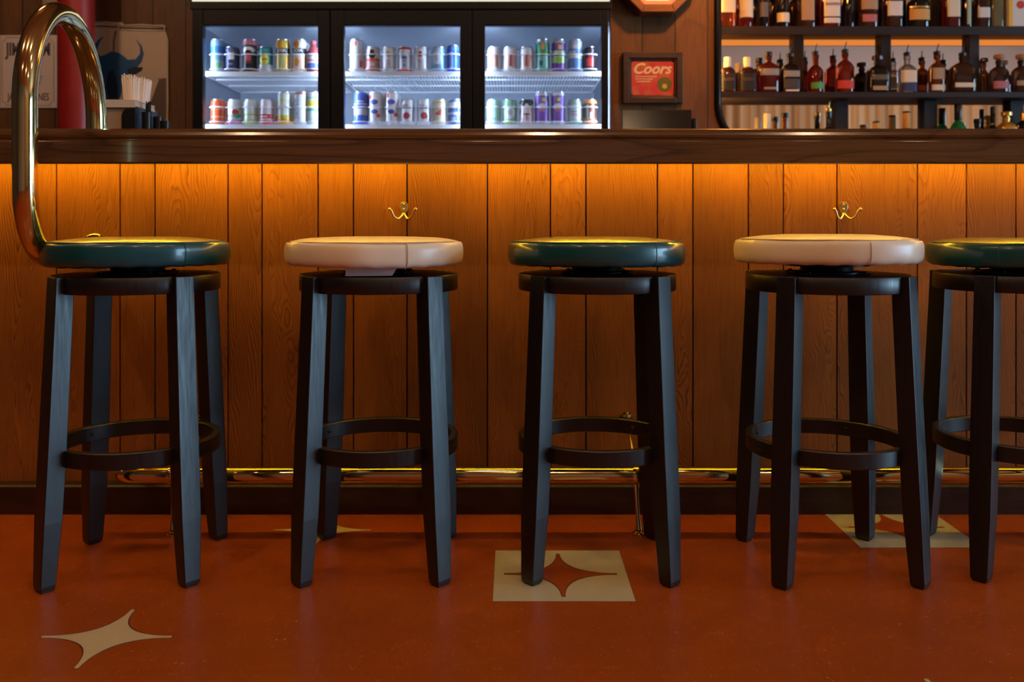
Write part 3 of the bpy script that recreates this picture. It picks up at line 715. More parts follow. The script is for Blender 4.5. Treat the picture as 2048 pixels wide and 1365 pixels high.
cans = {
 'U': [
  (436, TALL, 'tall pale blue can with a green patch, far left of the upper shelf', can_mat('pale blue can', (.22, .45, .72), [(.0, .35, (.45, .62, .75)), (.6, .8, (.06, .25, .7))], [(0, .6, .15, .3, (.15, .6, .2, ))])),
  (465, STD, 'short navy can with a white badge, second on the upper shelf', can_mat('navy can', (.05, .07, .16), [(.8, 1, (.08, .12, .25))], [(-.3, .5, .5, .78, (.75, .78, .85)), (-.3, .3, .3, .34, (.6, .6, .7))])),
  (500, TALL, 'tall black can with a white curved band and red centre', can_mat('black red can', (.02, .02, .03), [(.84, 1, (.7, .25, .3))], [(0, .68, .9, .10, (.75, .75, .8), 'o'), (0, .55, .6, .13, (.03, .02, .03), 'o'), (-.4, .4, .28, .52, (.6, .12, .12)), (-.6, .6, .3, .34, (.1, .02, .02))])),
  (532, STD, 'short teal can with a yellow circle on the upper shelf', can_mat('teal yellow can', (.03, .30, .33), [(0, .3, (.6, .7, .75))], [(0, .5, .62, .24, (.85, .8, .12), 'o'), (-.5, .5, .48, .54, (.1, .35, .3))])),
  (566, TALL, 'tall yellow can with a black name band', can_mat('yellow soda can', (.85, .62, .10), [(.55, .74, (.01, .01, .012)), (0, .5, (.80, .66, .2))], [(-.7, -.2, .76, .97, (.9, .35, .02)), (-.2, .35, .05, .45, (.65, .75, .35)), (.55, .9, .1, .45, (.9, .5, .03))]), 'JOIA'),
  (599, TALL, 'tall white can with orange fruit and a black name band', can_mat('orange soda can', (.80, .78, .74), [(.55, .74, (.01, .01, .012)), (0, .5, (.85, .62, .45))], [(-.2, .86, .4, .11, (.85, .25, .03), 'o'), (-.2, .3, .4, .12, (.8, .35, .08), 'o')]), 'JOIA'),
  (714, TALL, 'tall white can with one small red stripe near its top', can_mat('white red can', W, [], [(-.15, .1, .80, .95, (.7, .03, .03)), (.5, .9, .15, .35, (.7, .1, .08))])),
  (746, STD, 'short can with red lower half and black animal mark', can_mat('red foot can', (.68, .66, .68), [(.42, .55, (.7, .12, .06)), (.2, .4, (.55, .25, .22)), (.05, .18, (.7, .08, .05))], [(0, .68, .5, .14, (.02, .02, .02), 'o'), (0, .84, .35, .06, (.05, .03, .03), 'o'), (-.4, .4, .24, .36, (.75, .68, .68))])),
  (778, STD, 'short silver white can with a gold emblem', can_mat('silver gold can', (.74, .75, .78), [(.1, .2, (.6, .58, .62))], [(0, .72, .35, .13, (.55, .45, .2), 'o'), (-.3, .3, .25, .5, (.60, .55, .60))])),
  (810, STD, 'short silver can with red rim and red base ring', can_mat('silver red ring can', (.66, .70, .76), [(.04, .12, (.75, .04, .03)), (.9, 1, (.7, .05, .04))], [(0, .58, .4, .07, (.1, .2, .4), 'o'), (-.3, .3, .42, .46, (.2, .3, .5)), (0, .27, .12, .05, (.1, .15, .3), 'o')])),
  (842, STD, 'short white can with a small dark and red heart mark', can_mat('white heart can', W, [], [(0, .78, .22, .05, (.03, .02, .04), 'o'), (0, .65, .3, .05, (.65, .08, .06), 'o'), (-.4, .4, .38, .42, (.45, .5, .65)), (-.4, .4, .46, .5, (.45, .5, .65))])),
  (877, STD, 'short light blue can with a round pale seal', can_mat('light blue can', (.42, .62, .80), [(0, .3, (.25, .45, .7))], [(-.1, .58, .65, .26, (.72, .78, .86), 'o'), (-.1, .58, .4, .16, (.5, .62, .78), 'o'), (.6, 1, .0, 1, (.10, .35, .7))])),
  (906, MIDC, 'slim royal blue can with silver side, right end of the middle door upper shelf', can_mat('royal blue can', (.03, .12, .62), [(.85, 1, (.1, .2, .6))], [(-.5, .05, .1, .75, (.45, .55, .75)), (-.4, -.05, .2, .6, (.2, .32, .65))])),
  (989, STD, 'white can with a wide salmon label, first of three behind the right door', can_mat('salmon label can a', W, [], [(-.65, .55, .2, .72, (.85, .52, .45)), (-.5, -.3, .25, .68, (.35, .15, .12)), (.2, .4, .25, .68, (.45, .2, .15))])),
  (1020, STD, 'white can with a narrow salmon label, middle of three behind the right door', can_mat('salmon label can b', W, [], [(-.3, .8, .2, .72, (.85, .45, .38)), (-.1, .2, .25, .68, (.3, .12, .1))])),
  (1053, STD, 'white can with a salmon label, last of three beside the green can', can_mat('salmon label can c', W, [], [(-.45, .65, .2, .72, (.85, .40, .33)), (-.15, .1, .25, .68, (.3, .12, .1))])),
  (1085, TALL, 'tall green can with an orange diamond near its top', can_mat('green tall can', (.05, .38, .22), [(0, .5, (.25, .60, .50)), (.9, 1, (.5, .6, .6))], [(0, .78, .35, .09, (.75, .3, .1), 'o'), (-.6, .6, .52, .64, (.1, .5, .08)), (-.5, .0, .2, .35, (.03, .2, .18))])),
  (1117, TALL, 'tall purple can with lime band and yellow square on the upper shelf', can_mat('purple lime can', (.22, .08, .42), [(.55, .66, (.45, .68, .35)), (.28, .5, (.45, .7, .3)), (.9, 1, (.6, .6, .65))], [(-.1, .4, .70, .84, (.85, .55, .08)), (0, .36, .5, .1, (.3, .6, .1), 'o')])),
  (1150, TALL, 'tall blue can with a pale diagonal band and grey top', can_mat('blue diagonal can', (.16, .27, .62), [(.72, 1, (.42, .50, .68)), (.42, .56, (.66, .74, .66))], [(-.9, 0, .56, .66, (.55, .6, .7)), (-.4, .2, .74, .84, (.7, .6, .6))])),
  (1179, STD, 'short black can with a red label at the right end of the upper shelf', can_mat('black red label can', (.02, .015, .02), [], [(-.55, .55, .22, .55, (.55, .05, .05)), (-.3, .3, .55, .75, (.25, .03, .03))])),
 ],
 'L': [
  (436, STD, 'orange red can at the far left of the lower shelf', can_mat('orange red can', (.72, .10, .03), [(.3, .34, (.9, .4, .3)), (.6, .63, (.85, .35, .2))], [])),
  (470, STD, 'white can with pink base and small red and green fruit', can_mat('white pink can', (.70, .80, .80), [(0, .2, (.75, .28, .6)), (.34, .38, (.1, .35, .4))], [(.3, .5, .45, .12, (.7, .05, .05), 'o'), (.5, .35, .4, .1, (.08, .5, .3), 'o')])),
  (502, STD, 'white can with lime green base and thin green line', can_mat('white lime can', (.76, .82, .76), [(.0, .22, (.55, .75, .25)), (.38, .42, (.3, .55, .1)), (.42, .5, (.7, .8, .5))], [])),
  (534, STD, 'white can with raspberry red base on the lower shelf', can_mat('white raspberry can', (.80, .74, .78), [(.0, .2, (.75, .15, .2)), (.36, .42, (.6, .03, .08)), (.24, .3, (.6, .1, .15))], [(.6, .32, .3, .08, (.7, .05, .08), 'o')])),
  (569, TALL, 'tall clear white can with an orange fruit base', can_mat('white orange tall can', (.72, .76, .70), [(0, .2, (.9, .42, .03)), (.2, .3, (.7, .7, .15))], [(0, .75, .35, .05, (.65, .7, .15), 'o')])),
  (602, TALL, 'tall silver white can with vertical grey lettering', can_mat('white lettered can', (.74, .78, .84), [(.93, 1, (.75, .3, .25))], []), 'VERT'),
  (627, TALL, 'tall teal and yellow can at the right edge of the left door', can_mat('teal yellow tall can', (.62, .74, .74), [(.5, .75, (.85, .75, .1)), (.42, .5, (.15, .5, .4)), (.8, .86, (.2, .55, .5))], [])),
  (722, TALL, 'tall royal blue and white can, first on the middle door lower shelf', can_mat('royal white can', (.10, .18, .72), [(.3, .5, (.68, .74, .85)), (.62, .66, (.7, .75, .9))], [(-.5, .5, .7, .74, (.6, .7, .9))])),
  (752, TALL, 'tall white can with blue ribbon mark, left of the two alike', can_mat('white ribbon can a', W, [], [(-.1, .70, .55, .08, (.12, .12, .45), 'o'), (-.1, .40, .55, .07, (.12, .12, .5), 'o'), (.2, .7, .22, .34, (.7, .1, .1)), (-.9, -.5, .8, .92, (.75, .08, .08))])),
  (784, TALL, 'tall white can with blue ribbon mark, right of the two alike', can_mat('white ribbon can b', W, [], [(0, .70, .55, .08, (.15, .12, .5), 'o'), (0, .40, .5, .07, (.12, .12, .5), 'o'), (.4, .85, .25, .36, (.7, .1, .1)), (-.7, -.3, .84, .97, (.75, .08, .08))])),
  (815, STD, 'white lite can with red round seal beside the tall ribbon cans', can_mat('white seal can a', W, [], [(-.05, .36, .5, .135, (.08, .12, .4), 'o'), (-.05, .36, .38, .10, (.75, .06, .03), 'o')]), 'Lite'),
  (848, STD, 'white lite can with red round seal beside the cream gold can', can_mat('white seal can b', W, [], [(.1, .36, .5, .135, (.08, .12, .4), 'o'), (.1, .36, .38, .10, (.75, .06, .03), 'o')]), 'Lite'),
  (879, STD, 'cream and gold can with a red triangle mark', can_mat('cream gold can', (.78, .74, .58), [(.08, .14, (.5, .42, .1)), (.86, .95, (.6, .5, .2))], [(-.5, .3, .38, .50, (.7, .1, .08)), (-.1, .35, .50, .58, (.7, .12, .1)), (.1, .3, .58, .64, (.7, .12, .1))])),
  (910, STD, 'short blue and silver can at the right end behind the middle door', can_mat('blue silver can', (.12, .20, .52), [(.66, .9, (.65, .7, .78)), (.4, .5, (.5, .58, .75))], [(-.5, .1, .1, .3, (.5, .6, .85)), (.2, .6, .5, .7, (.03, .05, .2))])),
  (988, STD, 'pale mint green can, first on the right door lower shelf', can_mat('mint can', (.42, .72, .62), [(.0, .15, (.5, .7, .65))], [(-.1, .5, .5, .2, (.5, .8, .75), 'o'), (-.4, .2, .22, .26, (.2, .5, .4))])),
  (1020, STD, 'white and green can with a round crest on the lower shelf', can_mat('green crest can', (.28, .52, .34), [(.8, 1, (.2, .45, .3))], [(0, .48, .65, .26, (.70, .78, .80), 'o'), (0, .5, .3, .12, (.4, .5, .5), 'o'), (-.6, .3, .05, .15, (.4, .65, .1))])),
  (1053, STD, 'pale pink can with black leaf shapes at its top', can_mat('pink black can', (.78, .62, .62), [(.84, 1, (.02, .03, .03))], [(-.5, .86, .3, .12, (.02, .05, .04), 'o'), (.5, .86, .3, .12, (.02, .05, .04), 'o'), (0, .42, .5, .03, (.1, .05, .06), 'o'), (0, .3, .06, .15, (.12, .06, .08), 'o'), (-.9, .52, .1, .1, (.2, .2, .2), 'o')])),
  (1084, TALL, 'tall purple can with a lime square, left of the two alike', can_mat('purple square can a', (.24, .12, .52), [(.9, 1, (.6, .62, .68)), (.02, .08, (.5, .5, .6))], [(-.05, .45, .72, .83, (.6, .75, .1)), (0, .56, .6, .1, (.72, .7, .74), 'o'), (-.3, .4, .40, .5, (.65, .25, .3)), (0, .35, .08, .15, (.5, .05, .08))])),
  (1116, TALL, 'tall purple can with a lime square, right of the two alike', can_mat('purple square can b', (.26, .14, .52), [(.9, 1, (.6, .62, .68)), (.02, .08, (.5, .5, .6))], [(-.2, .3, .72, .83, (.6, .75, .1)), (-.1, .56, .6, .1, (.72, .7, .74), 'o'), (-.4, .3, .40, .5, (.65, .25, .3)), (-.1, .25, .08, .15, (.5, .05, .08))])),
  (1149, STD, 'pale silver green can with pink lettering bar', can_mat('silver green can', (.55, .68, .66), [(0, .2, (.3, .5, .4)), (.8, 1, (.35, .5, .45))], [(-.5, .4, .5, .56, (.25, .4, .5)), (-.6, .4, .36, .44, (.7, .4, .45))])),
  (1180, STD, 'orange and black can at the right end of the lower shelf', can_mat('orange black can', (.10, .06, .05), [(.0, .18, (.8, .3, .1)), (.85, 1, (.85, .3, .1)), (.18, .28, (.5, .2, .1))], [(.0, .6, .3, .8, (.45, .12, .06)), (-.6, -.3, .2, .8, (.6, .55, .5)), (-.1, .3, .25, .5, (.65, .65, .6))], )),
 ]}
sC = F/4.362
for row, L in cans.items():
    for q in L:
        x, h, lab, m = q[:4]
        g = {'U': 'cans on the upper fridge shelf', 'L': 'cans on the lower fridge shelf'}[row]
        r = .033 if h != MIDC else .029
        t_, o = can('drink_can', lab, (x-CX)/sC, row, m, h, r, group=g)
        if len(q) > 4:
            if q[4] == 'JOIA': text('lettering', 'JOIA', .022, WHITEINK, t_, (0, 0, h*.645), wrap=r, extrude=.0003, bold=.0008)
            elif q[4] == 'Lite': text('lettering', 'Lite', .026, NAVYINK, t_, (0, 0, h*.70), wrap=r, extrude=.0003, bold=.0008)
            elif q[4] == 'VERT': text('lettering', 'TRULY', .034, mat('grey print', (.25, .3, .42), .5), t_, (-.012, 0, h*.48), wrap=r, vertical=True, extrude=.0003)
# cans standing right behind the front row
back = [('L', 0, 'orange red can'), ('L', 1, 'white and pink can'), ('L', 2, 'white and lime can'), ('L', 3, 'raspberry can'), ('L', 4, 'tall orange fruit can'), ('L', 5, 'tall lettered can'),
        ('U', 0, 'tall pale blue can'), ('U', 2, 'tall black can'), ('U', 5, 'tall orange fruit soda can'), ('U', 6, 'tall white can'),
        ('L', 7, 'tall royal blue can'), ('L', 8, 'left tall ribbon can'), ('L', 9, 'right tall ribbon can'), ('L', 17, 'left tall purple can'), ('L', 20, 'orange and black can'), ('U', 18, 'tall blue diagonal can')]
byrow = {r_: [o for o in C.objects if o.get('group') == g_] for r_, g_ in (('U', 'cans on the upper fridge shelf'), ('L', 'cans on the lower fridge shelf'))}
for r_, i, nm in back:
    src = byrow[r_][i]
    dup(src, (src.location.x, 4.438, SZ[r_]), 0, label='second %s, standing right behind the front one on the %s shelf' % (nm, 'upper' if r_ == 'U' else 'lower'), group='cans in the second row of the fridge')
# plastic soda bottle
PINKSODA = mat('pink soda', (.62, .12, .14), .12, trans=.3, coat=.5)
t = thing('soda_bottle', 'pink soda bottle with a blue and white label in the left door', 'bottle', ((627-CX)/sC, 4.362, SZ['U']))
bm = B(); lathe(bm, [(0, 0), (.026, 0), (.031, .006), (.031, .085), (.028, .1), (.014, .125), (.011, .133), (0, .134)], 28); link('glass', bm, PINKSODA, t, smooth='auto')
bm = B(); lathe(bm, [(.0312, .018), (.0318, .018), (.0318, .078), (.0312, .078)], 28); link('label', bm, can_mat('soda label', (.72, .74, .82), [(0, .4, (.12, .2, .7)), (.55, .7, (.75, .2, .25))], []), t, smooth='auto', label='blue and white label')
bm = B(); lathe(bm, [(0, .1345), (.014, .1345), (.014, .150), (0, .151)], 20); link('cap', bm, mat('pink cap', (.55, .12, .15), .4), t, smooth='auto')
# wire can guards
allx = {'U': [[436, 465, 500, 532, 566, 599, 627], [714, 746, 778, 810, 842, 877, 906], [989, 1020, 1053, 1085, 1117, 1150, 1179]],
        'L': [[436, 470, 502, 534, 569, 602, 627], [722, 752, 784, 815, 848, 879, 910], [988, 1020, 1053, 1084, 1116, 1149, 1180]]}
for row, bays in allx.items():
    for bx in bays:
        bm = B()
        for dz in (.014, .083):
            P = []
            for x in bx:
                c_ = (x-CX)/sC
                for a in range(-82, 83, 14): P.append((c_+.0365*sin(radians(a))-fox, 4.362-.0372*cos(radians(a))-.0-foy, SZ[row]+dz))
            tube(bm, P, .0029, 6)
        for x in bx[:-1]:
            xx = (x-CX)/sC+.037-fox; tube(bm, [(xx, 4.362-foy, SZ[row]-.001), (xx, 4.362-foy, SZ[row]+.086)], .0016, 6)
        link('can_guard', bm, FSHELF, fr, smooth=True, label='white wire can guard')

# ------------------------------------------------------------------ liquor bottles
def glassm(name, col, rough=.05, tr=.75): return mat(name, col, rough, trans=tr, ior=1.4, coat=.3, coat_rough=.05)
AMBER = glassm('amber whiskey glass', (.34, .075, .010)); REDAMB = glassm('red amber glass', (.26, .018, .004)); DARKB = glassm('dark brown bottle', (.05, .016, .008), tr=.3)
BLACKB = glassm('black bottle glass', (.008, .006, .006), tr=0); CLEARB = glassm('clear bottle glass', (.75, .72, .66), tr=.9); GREENB = glassm('green bottle glass', (.02, .30, .10), tr=.5); GOLD = mat('gold foil', (.75, .45, .12), .3, .8)
OLIVE = glassm('olive bottle glass', (.25, .22, .10), tr=.4)
def lab(name, c): return mat(name, c, .6)
LCREAM = lab('cream label', (.80, .66, .46)); LTAN = lab('tan label', (.45, .28, .14)); LBLACK = lab('black label', (.012, .010, .010)); LGOLD = lab('gold label', (.72, .36, .08)); LNAVY = lab('navy label', (.04, .04, .12)); LGREEN = lab('green label', (.08, .35, .05)); LRED = lab('red label', (.65, .05, .02)); LPINK = lab('dusty pink label', (.5, .15, .15)); LGREY = lab('grey label', (.3, .28, .25)); LWHITE = lab('white label', (.75, .68, .6)); CORK = lab('wood cork', (.42, .20, .08)); LLGREEN = lab('pale green label', (.45, .5, .35))
def sect(a, b, n_, k):
    P = []
    for i in range(k):
        t_ = 2*pi*i/k; c_, s_ = cos(t_), sin(t_)
        P.append((a*math.copysign(abs(c_)**(2/n_), c_), b*math.copysign(abs(s_)**(2/n_), s_)))
    return P
def bottle(label, x, row, w_, h, gm, shape='round', top='cap', topm=None, labels=(), group=None, Y=4.668, neck=.35, d_=None, name='liquor_bottle', tilt=0):
    """w_ = full width, h = height to the lip; labels = (z0, z1, material, half angle in degrees)"""
    t = thing(name, label, 'bottle', (x, Y, ZS[row]), 0, group)
    a = w_/2; b = (d_ or w_*(.62 if shape == 'flask' else 1))/2; b = min(b, .042)
    n_ = {'round': 2, 'square': 5, 'flask': 2.6}[shape]
    nr = min(.0145, a*.42); hb = h*(1-neck); K = 36
    z_s = hb*.86; z_e = min(h-.022, hb*1.10)
    lv = [(0, .90, 0), (.004, .97, 0), (.010, 1, 0), (z_s, 1, 0)]
    for q in (.15, .3, .45, .6, .75, .9, 1.0): lv.append((z_s+(z_e-z_s)*(1-cos(q*pi/2))**.55*q**.3, None, q))
    bm = B(); rows = []
    def at(z, k, q):
        if k is not None: aa, bb_, nn = a*k, b*k, n_
        else:
            e = cos(q*pi/2)**(.75 if shape != 'round' else .9)
            aa = nr+(a-nr)*e; bb_ = nr+(b-nr)*e; nn = 2+(n_-2)*e
        return [bm.verts.new((p[0], p[1], z)) for p in sect(aa, bb_, nn, K)]
    for z, k, q in lv: rows.append(at(z, k, q))
    for z, r in ((h-.018, nr), (h-.016, nr*1.15), (h-.002, nr*1.15), (h, nr)):
        rows.append([bm.verts.new((p[0], p[1], z)) for p in sect(r, r, 2, K)])
    for p, q in zip(rows, rows[1:]):
        for i in range(K): bm.faces.new((p[i], p[(i+1) % K], q[(i+1) % K], q[i]))
    bm.faces.new(rows[0][::-1]); bm.faces.new(rows[-1])
    link('glass', bm, gm, t, smooth='auto')
    for z0, z1, m, ha in labels:
        bm = B(); L0 = []; L1 = []; K2 = 180
        for i, p in enumerate(sect(a+.0008, b+.0008, n_, K2)):
            an = math.degrees(2*pi*i/K2)
            if abs(an-270) <= ha: L0.append(bm.verts.new((p[0], p[1], z0*hb))); L1.append(bm.verts.new((p[0], p[1], z1*hb)))
        for i in range(len(L0)-1): bm.faces.new((L0[i], L0[i+1], L1[i+1], L1[i]))
        link('label', bm, m, t, smooth=True)
    bm = B()
    if top == 'cap': lathe(bm, [(0, h+.001), (nr*1.25, h+.001), (nr*1.3, h+.004), (nr*1.25, h+.022), (0, h+.023)], 20); nm = 'cap'; mm = topm or BLACK
    elif top == 'cork': lathe(bm, [(0, h+.001), (nr*.9, h+.001), (nr*.9, h+.006), (nr*1.75, h+.008), (nr*1.8, h+.024), (nr*1.6, h+.028), (0, h+.028)], 20); nm = 'stopper'; mm = topm or CORK
    elif top == 'foil':  # gold sleeve stands in for orange light falling on the neck
        b4 = B(); lathe(b4, [(nr*1.18, h-.085), (nr*1.3, h-.082), (nr*1.25, h+.001), (0, h+.001)], 20); link('lit_neck', b4, LGOLD, t, smooth='auto')
        lathe(bm, [(0, h+.0015), (nr*1.3, h+.0015), (nr*1.3, h+.010), (0, h+.011)], 20); nm = 'cap'; mm = topm or BLACK
    elif top == 'capsule': lathe(bm, [(nr*1.18, h-.075), (nr*1.22, h-.074), (nr*1.25, h+.004), (nr*1.1, h+.008), (0, h+.008)], 20); nm = 'capsule'; mm = topm or LCREAM
    else:
        lathe(bm, [(0, h+.001), (nr*1.1, h+.001), (nr*1.2, h+.006), (nr*1.2, h+.016), (nr*.5, h+.021), (0, h+.021)], 16); tube(bm, [(0, 0, h+.02), (.001, -.002, h+.035), (.005, -.008, h+.055)], [.0035, .003, .0025], 8); nm = 'pourer'; mm = topm or BLACK
    link(nm, bm, mm, t, smooth='auto')
    return t
sB = F/4.668
def X(p): return (p-CX)/sB
G2 = 'bottles on the middle liquor shelf'; G1 = 'bottles on the top liquor shelf'; G3 = 'bottles on the back counter'
bottle('black label bottle with a tall cream neck, first on the middle shelf', X(1455), 2, .072, .175, DARKB, 'square', 'capsule', LCREAM, [(.12, .78, LBLACK, 60), (.50, .62, LTAN, 30)], G2, neck=.30)
bottle('black label bottle with a tall cream neck, second on the middle shelf', X(1494), 2, .080, .175, DARKB, 'square', 'capsule', LCREAM, [(.12, .78, LBLACK, 60), (.48, .62, LTAN, 34)], G2, neck=.30)
bottle('wide amber bottle with a pale shield label and dark cap', X(1537), 2, .112, .188, REDAMB, 'flask', 'cap', BLACK, [(.62, .85, LGREY, 55), (.12, .2, LGREY, 30)], G2, neck=.24)
bottle('square black label whiskey bottle against the first divider', X(1580), 2, .088, .185, BLACKB, 'square', 'pourer', BLACK, [(.58, .80, LGREY, 42), (.15, .5, lab('charcoal label', (.05, .05, .05)), 44), (.05, .11, LWHITE, 30)], G2, neck=.26)
bottle('red amber bottle with a green round label and pourer', X(1631), 2, .076, .195, REDAMB, 'round', 'pourer', BLACK, [(.16, .40, LGREEN, 50)], G2, neck=.34)
bottle('orange flask bottle with a red band label and pourer', X(1690), 2, .088, .205, REDAMB, 'flask', 'pourer', BLACK, [(.15, .42, LRED, 70)], G2, neck=.26)
bottle('squat black bottle with square glass stopper at the second divider', X(1752), 2, .098, .160, BLACKB, 'square', 'cork', DARKB, [(.08, .25, LTAN, 30), (.5, .7, lab('dim gold print', (.12, .09, .05)), 36)], G2, neck=.22, Y=4.652)
bottle('clear bottle with cream and navy labels and black pourer', X(1814), 2, .078, .190, CLEARB, 'square', 'pourer', BLACK, [(.40, .85, LCREAM, 70), (.05, .38, LNAVY, 75)], G2, neck=.30)
bottle('round amber bottle with a small yellow label and pourer', X(1874), 2, .084, .195, AMBER, 'flask', 'pourer', BLACK, [(.10, .30, LCREAM, 50), (.5, .9, LTAN, 40)], G2, neck=.28)
bottle('dark brown square bottle with a cream stripe label and pourer', X(1921), 2, .118, .185, DARKB, 'square', 'pourer', BLACK, [(.18, .34, LCREAM, 42)], G2, neck=.24, Y=4.65, d_=.07)
bottle('rounded dark amber bottle with a wooden stopper and pink label', X(1998), 2, .094, .168, DARKB, 'flask', 'cork', CORK, [(.18, .48, LPINK, 50)], G2, neck=.26)
bottle('dark rounded bottle with wooden stopper at the right edge', X(2042), 2, .094, .168, DARKB, 'flask', 'cork', CORK, [(.3, .5, LTAN, 40)], G2, neck=.26)
bottle('brown bottle with dark stopper beside the third divider', X(1979), 2, .05, .160, AMBER, 'round', 'cork', DARKB, [], G2, neck=.3, Y=4.72)
# top shelf
bottle('tall cream label bottle at the left end of the top shelf', X(1452), 1, .082, .29, AMBER, 'square', 'cap', BLACK, [(.40, .98, LCREAM, 75)], G1)
bottle('cream label bottle, second on the top shelf', X(1492), 1, .068, .29, REDAMB, 'round', 'cap', BLACK, [(.28, .95, LCREAM, 75)], G1)
bottle('black bottle with grey print on the top shelf', X(1526), 1, .062, .28, BLACKB, 'round', 'cap', BLACK, [(.3, .7, lab('faded grey print', (.13, .11, .1)), 40)], G1)
bottle('black bottle with a short cream label on the top shelf', X(1565), 1, .066, .28, BLACKB, 'round', 'cap', BLACK, [(.16, .42, LCREAM, 70)], G1)
bottle('amber bottle with a tan oval label on the top shelf', X(1613), 1, .090, .27, DARKB, 'flask', 'cap', BLACK, [(.22, .85, LTAN, 40)], G1)
bottle('square bottle with a large white and red label', X(1660), 1, .084, .28, REDAMB, 'square', 'cap', BLACK, [(.3, .95, LWHITE, 60), (.12, .26, LWHITE, 60), (.6, .68, LRED, 45)], G1)
bottle('dark slim bottle right of the white and red label', X(1697), 1, .062, .27, BLACKB, 'round', 'cap', BLACK, [], G1)
bottle('dark amber bottle with a tilted gold label', X(1736), 1, .100, .26, DARKB, 'flask', 'cap', BLACK, [(.55, .95, LTAN, 50), (.18, .4, LPINK, 40)], G1)
bottle('brown bottle with a pale rectangular label on the top shelf', X(1785), 1, .080, .28, DARKB, 'square', 'cap', BLACK, [(.32, .72, LWHITE, 55)], G1)
bottle('squat black decanter with a gold band label', X(1836), 1, .112, .22, BLACKB, 'flask', 'cap', GOLD, [(.28, .66, LGOLD, 62), (.7, .76, GOLD, 60)], G1)
bottle('dark bottle with a tall cream label on the top shelf', X(1902), 1, .072, .28, REDAMB, 'square', 'cap', BLACK, [(.30, .95, LCREAM, 50)], G1)
bottle('slim bottle with a pale green label on the top shelf', X(1934), 1, .048, .28, BLACKB, 'round', 'cap', BLACK, [(.1, .8, LLGREEN, 25)], G1)
bottle('dark bottle with a white band label beside the olive bottle', X(1963), 1, .064, .28, DARKB, 'square', 'cap', BLACK, [(.28, .56, LWHITE, 60)], G1)
bottle('olive green bottle beside the white gift box', X(1991), 1, .062, .28, OLIVE, 'square', 'cap', BLACK, [], G1)
t = thing('gift_box', 'white gift box with yellow light painted on its edge and a red disc on the top shelf', 'box', (X(2030), 4.665, ZS[1]), 0)
bm = B(); box(bm, -.052, .052, -.04, .04, 0, .30); link('carton', bm, LWHITE, t, bevel=.001)
bm = B(); box(bm, -.0525, -.034, -.0405, -.0395, .001, .299); link('lit_edge', bm, lab('yellow light stripe', (.9, .5, .05)), t, label='yellow light painted on the edge')  # light from the left painted as a yellow stripe
bm = B(); lathe(bm, [(0, 0), (.02, 0), (.02, .0012), (0, .0012)], 28); bmesh.ops.rotate(bm, verts=bm.verts[:], matrix=Matrix.Rotation(radians(90), 3, 'X')); bmesh.ops.translate(bm, verts=bm.verts[:], vec=(.005, -.0402, .112)); link('seal', bm, LRED, t, label='red disc')
# back counter row (only the tops show above the bar)
def Xr(p): return X(p)
bottle('bottle with a tall cream capsule on the back counter', X(1534), 3, .07, .245, AMBER, 'round', 'capsule', LCREAM, [], G3)
bottle('bottle with a dark cap right of the cream capsule', X(1570), 3, .07, .235, AMBER, 'round', 'cap', BLACK, [], G3)
bottle('dark slim bottle with an orange spout left of the first lower divider', X(1657), 3, .062, .262, BLACKB, 'round', 'pourer', GOLD, [], G3)
bottle('low amber bottle with a black cap on the back counter', X(1753), 3, .085, .205, AMBER, 'round', 'foil', BLACK, [(.5, .95, LGOLD, 70)], G3, neck=.2)
bottle('bottle with orange light painted on its neck and a dark cap', X(1813), 3, .085, .255, REDAMB, 'round', 'foil', BLACK, [], G3)
bottle('green bottle with a black capsule on the back counter', X(1916), 3, .080, .295, GREENB, 'round', 'capsule', BLACK, [], G3, neck=.33)
bottle('dark flat bottle with a short cap right of the green bottle', X(1955), 3, .085, .205, DARKB, 'flask', 'cap', BLACK, [], G3, neck=.25)
bottle('black slim bottle behind the gold faceted bottles', X(1992), 3, .045, .285, BLACKB, 'round', 'capsule', BLACK, [], G3, Y=4.70)
bottle('gold faceted bottle at the right end of the back counter', X(2013), 3, .085, .235, mat('gold bottle', (.8, .45, .08), .25, .7), 'square', 'cork', GOLD, [], G3, neck=.12)
bottle('gold and black bottle cut off by the right edge on the back counter', X(2048), 3, .08, .25, BLACKB, 'square', 'capsule', GOLD, [], G3, neck=.2)

# ------------------------------------------------------------------ right wall piece: framed sign, lantern, till
YW = WB-.001
t = thing('framed_beer_sign', 'small red and gold beer sign in a dark wood frame beside the fridge', 'sign', (.682, YW, 1.51))
bm = B()
for i, (hw, hh, y) in enumerate(((.145, .124, .020),)):
    box(bm, -hw, -hw+.030, -.030, 0, -hh, hh); box(bm, hw-.030, hw, -.030, 0, -hh, hh); box(bm, -hw+.030, hw-.030, -.030, 0, hh-.030, hh); box(bm, -hw+.030, hw-.030, -.030, 0, -hh, -hh+.030)
    box(bm, -hw+.030, -hw+.040, -.020, 0, -hh+.03, hh-.03); box(bm, hw-.040, hw-.030, -.020, 0, -hh+.03, hh-.03); box(bm, -hw+.04, hw-.04, -.020, 0, hh-.04, hh-.03); box(bm, -hw+.04, hw-.04, -.020, 0, -hh+.03, -hh+.04)
link('frame', bm, FRAMEWOOD, t, bevel=.003)
RS = mat('red printed sign', (.55, .05, .03), .3, emit=(.55, .06, .02), es=.10); n = N(RS)  # faint red glow added to the printed face, which is no lamp
c = n.mix(n.ramp(n.noise(n.obj(), 22, 4, .6), [(.4, 0.0), (.65, .8)]), (.62, .03, .04), (.60, .17, .05)); n.col(c)
bm = B(); prism(bm, rrect(-.102, .102, -.082, .082, .012), -.012, -.002); link('sign_face', bm, RS, t, label='red printed face')
GOLDINK = mat('gold print', (.9, .68, .32), .45)
text('lettering', 'Coors', .072, GOLDINK, t, (-.006, -.0125, .044), shear=.35, bold=.0018, extrude=.0006)
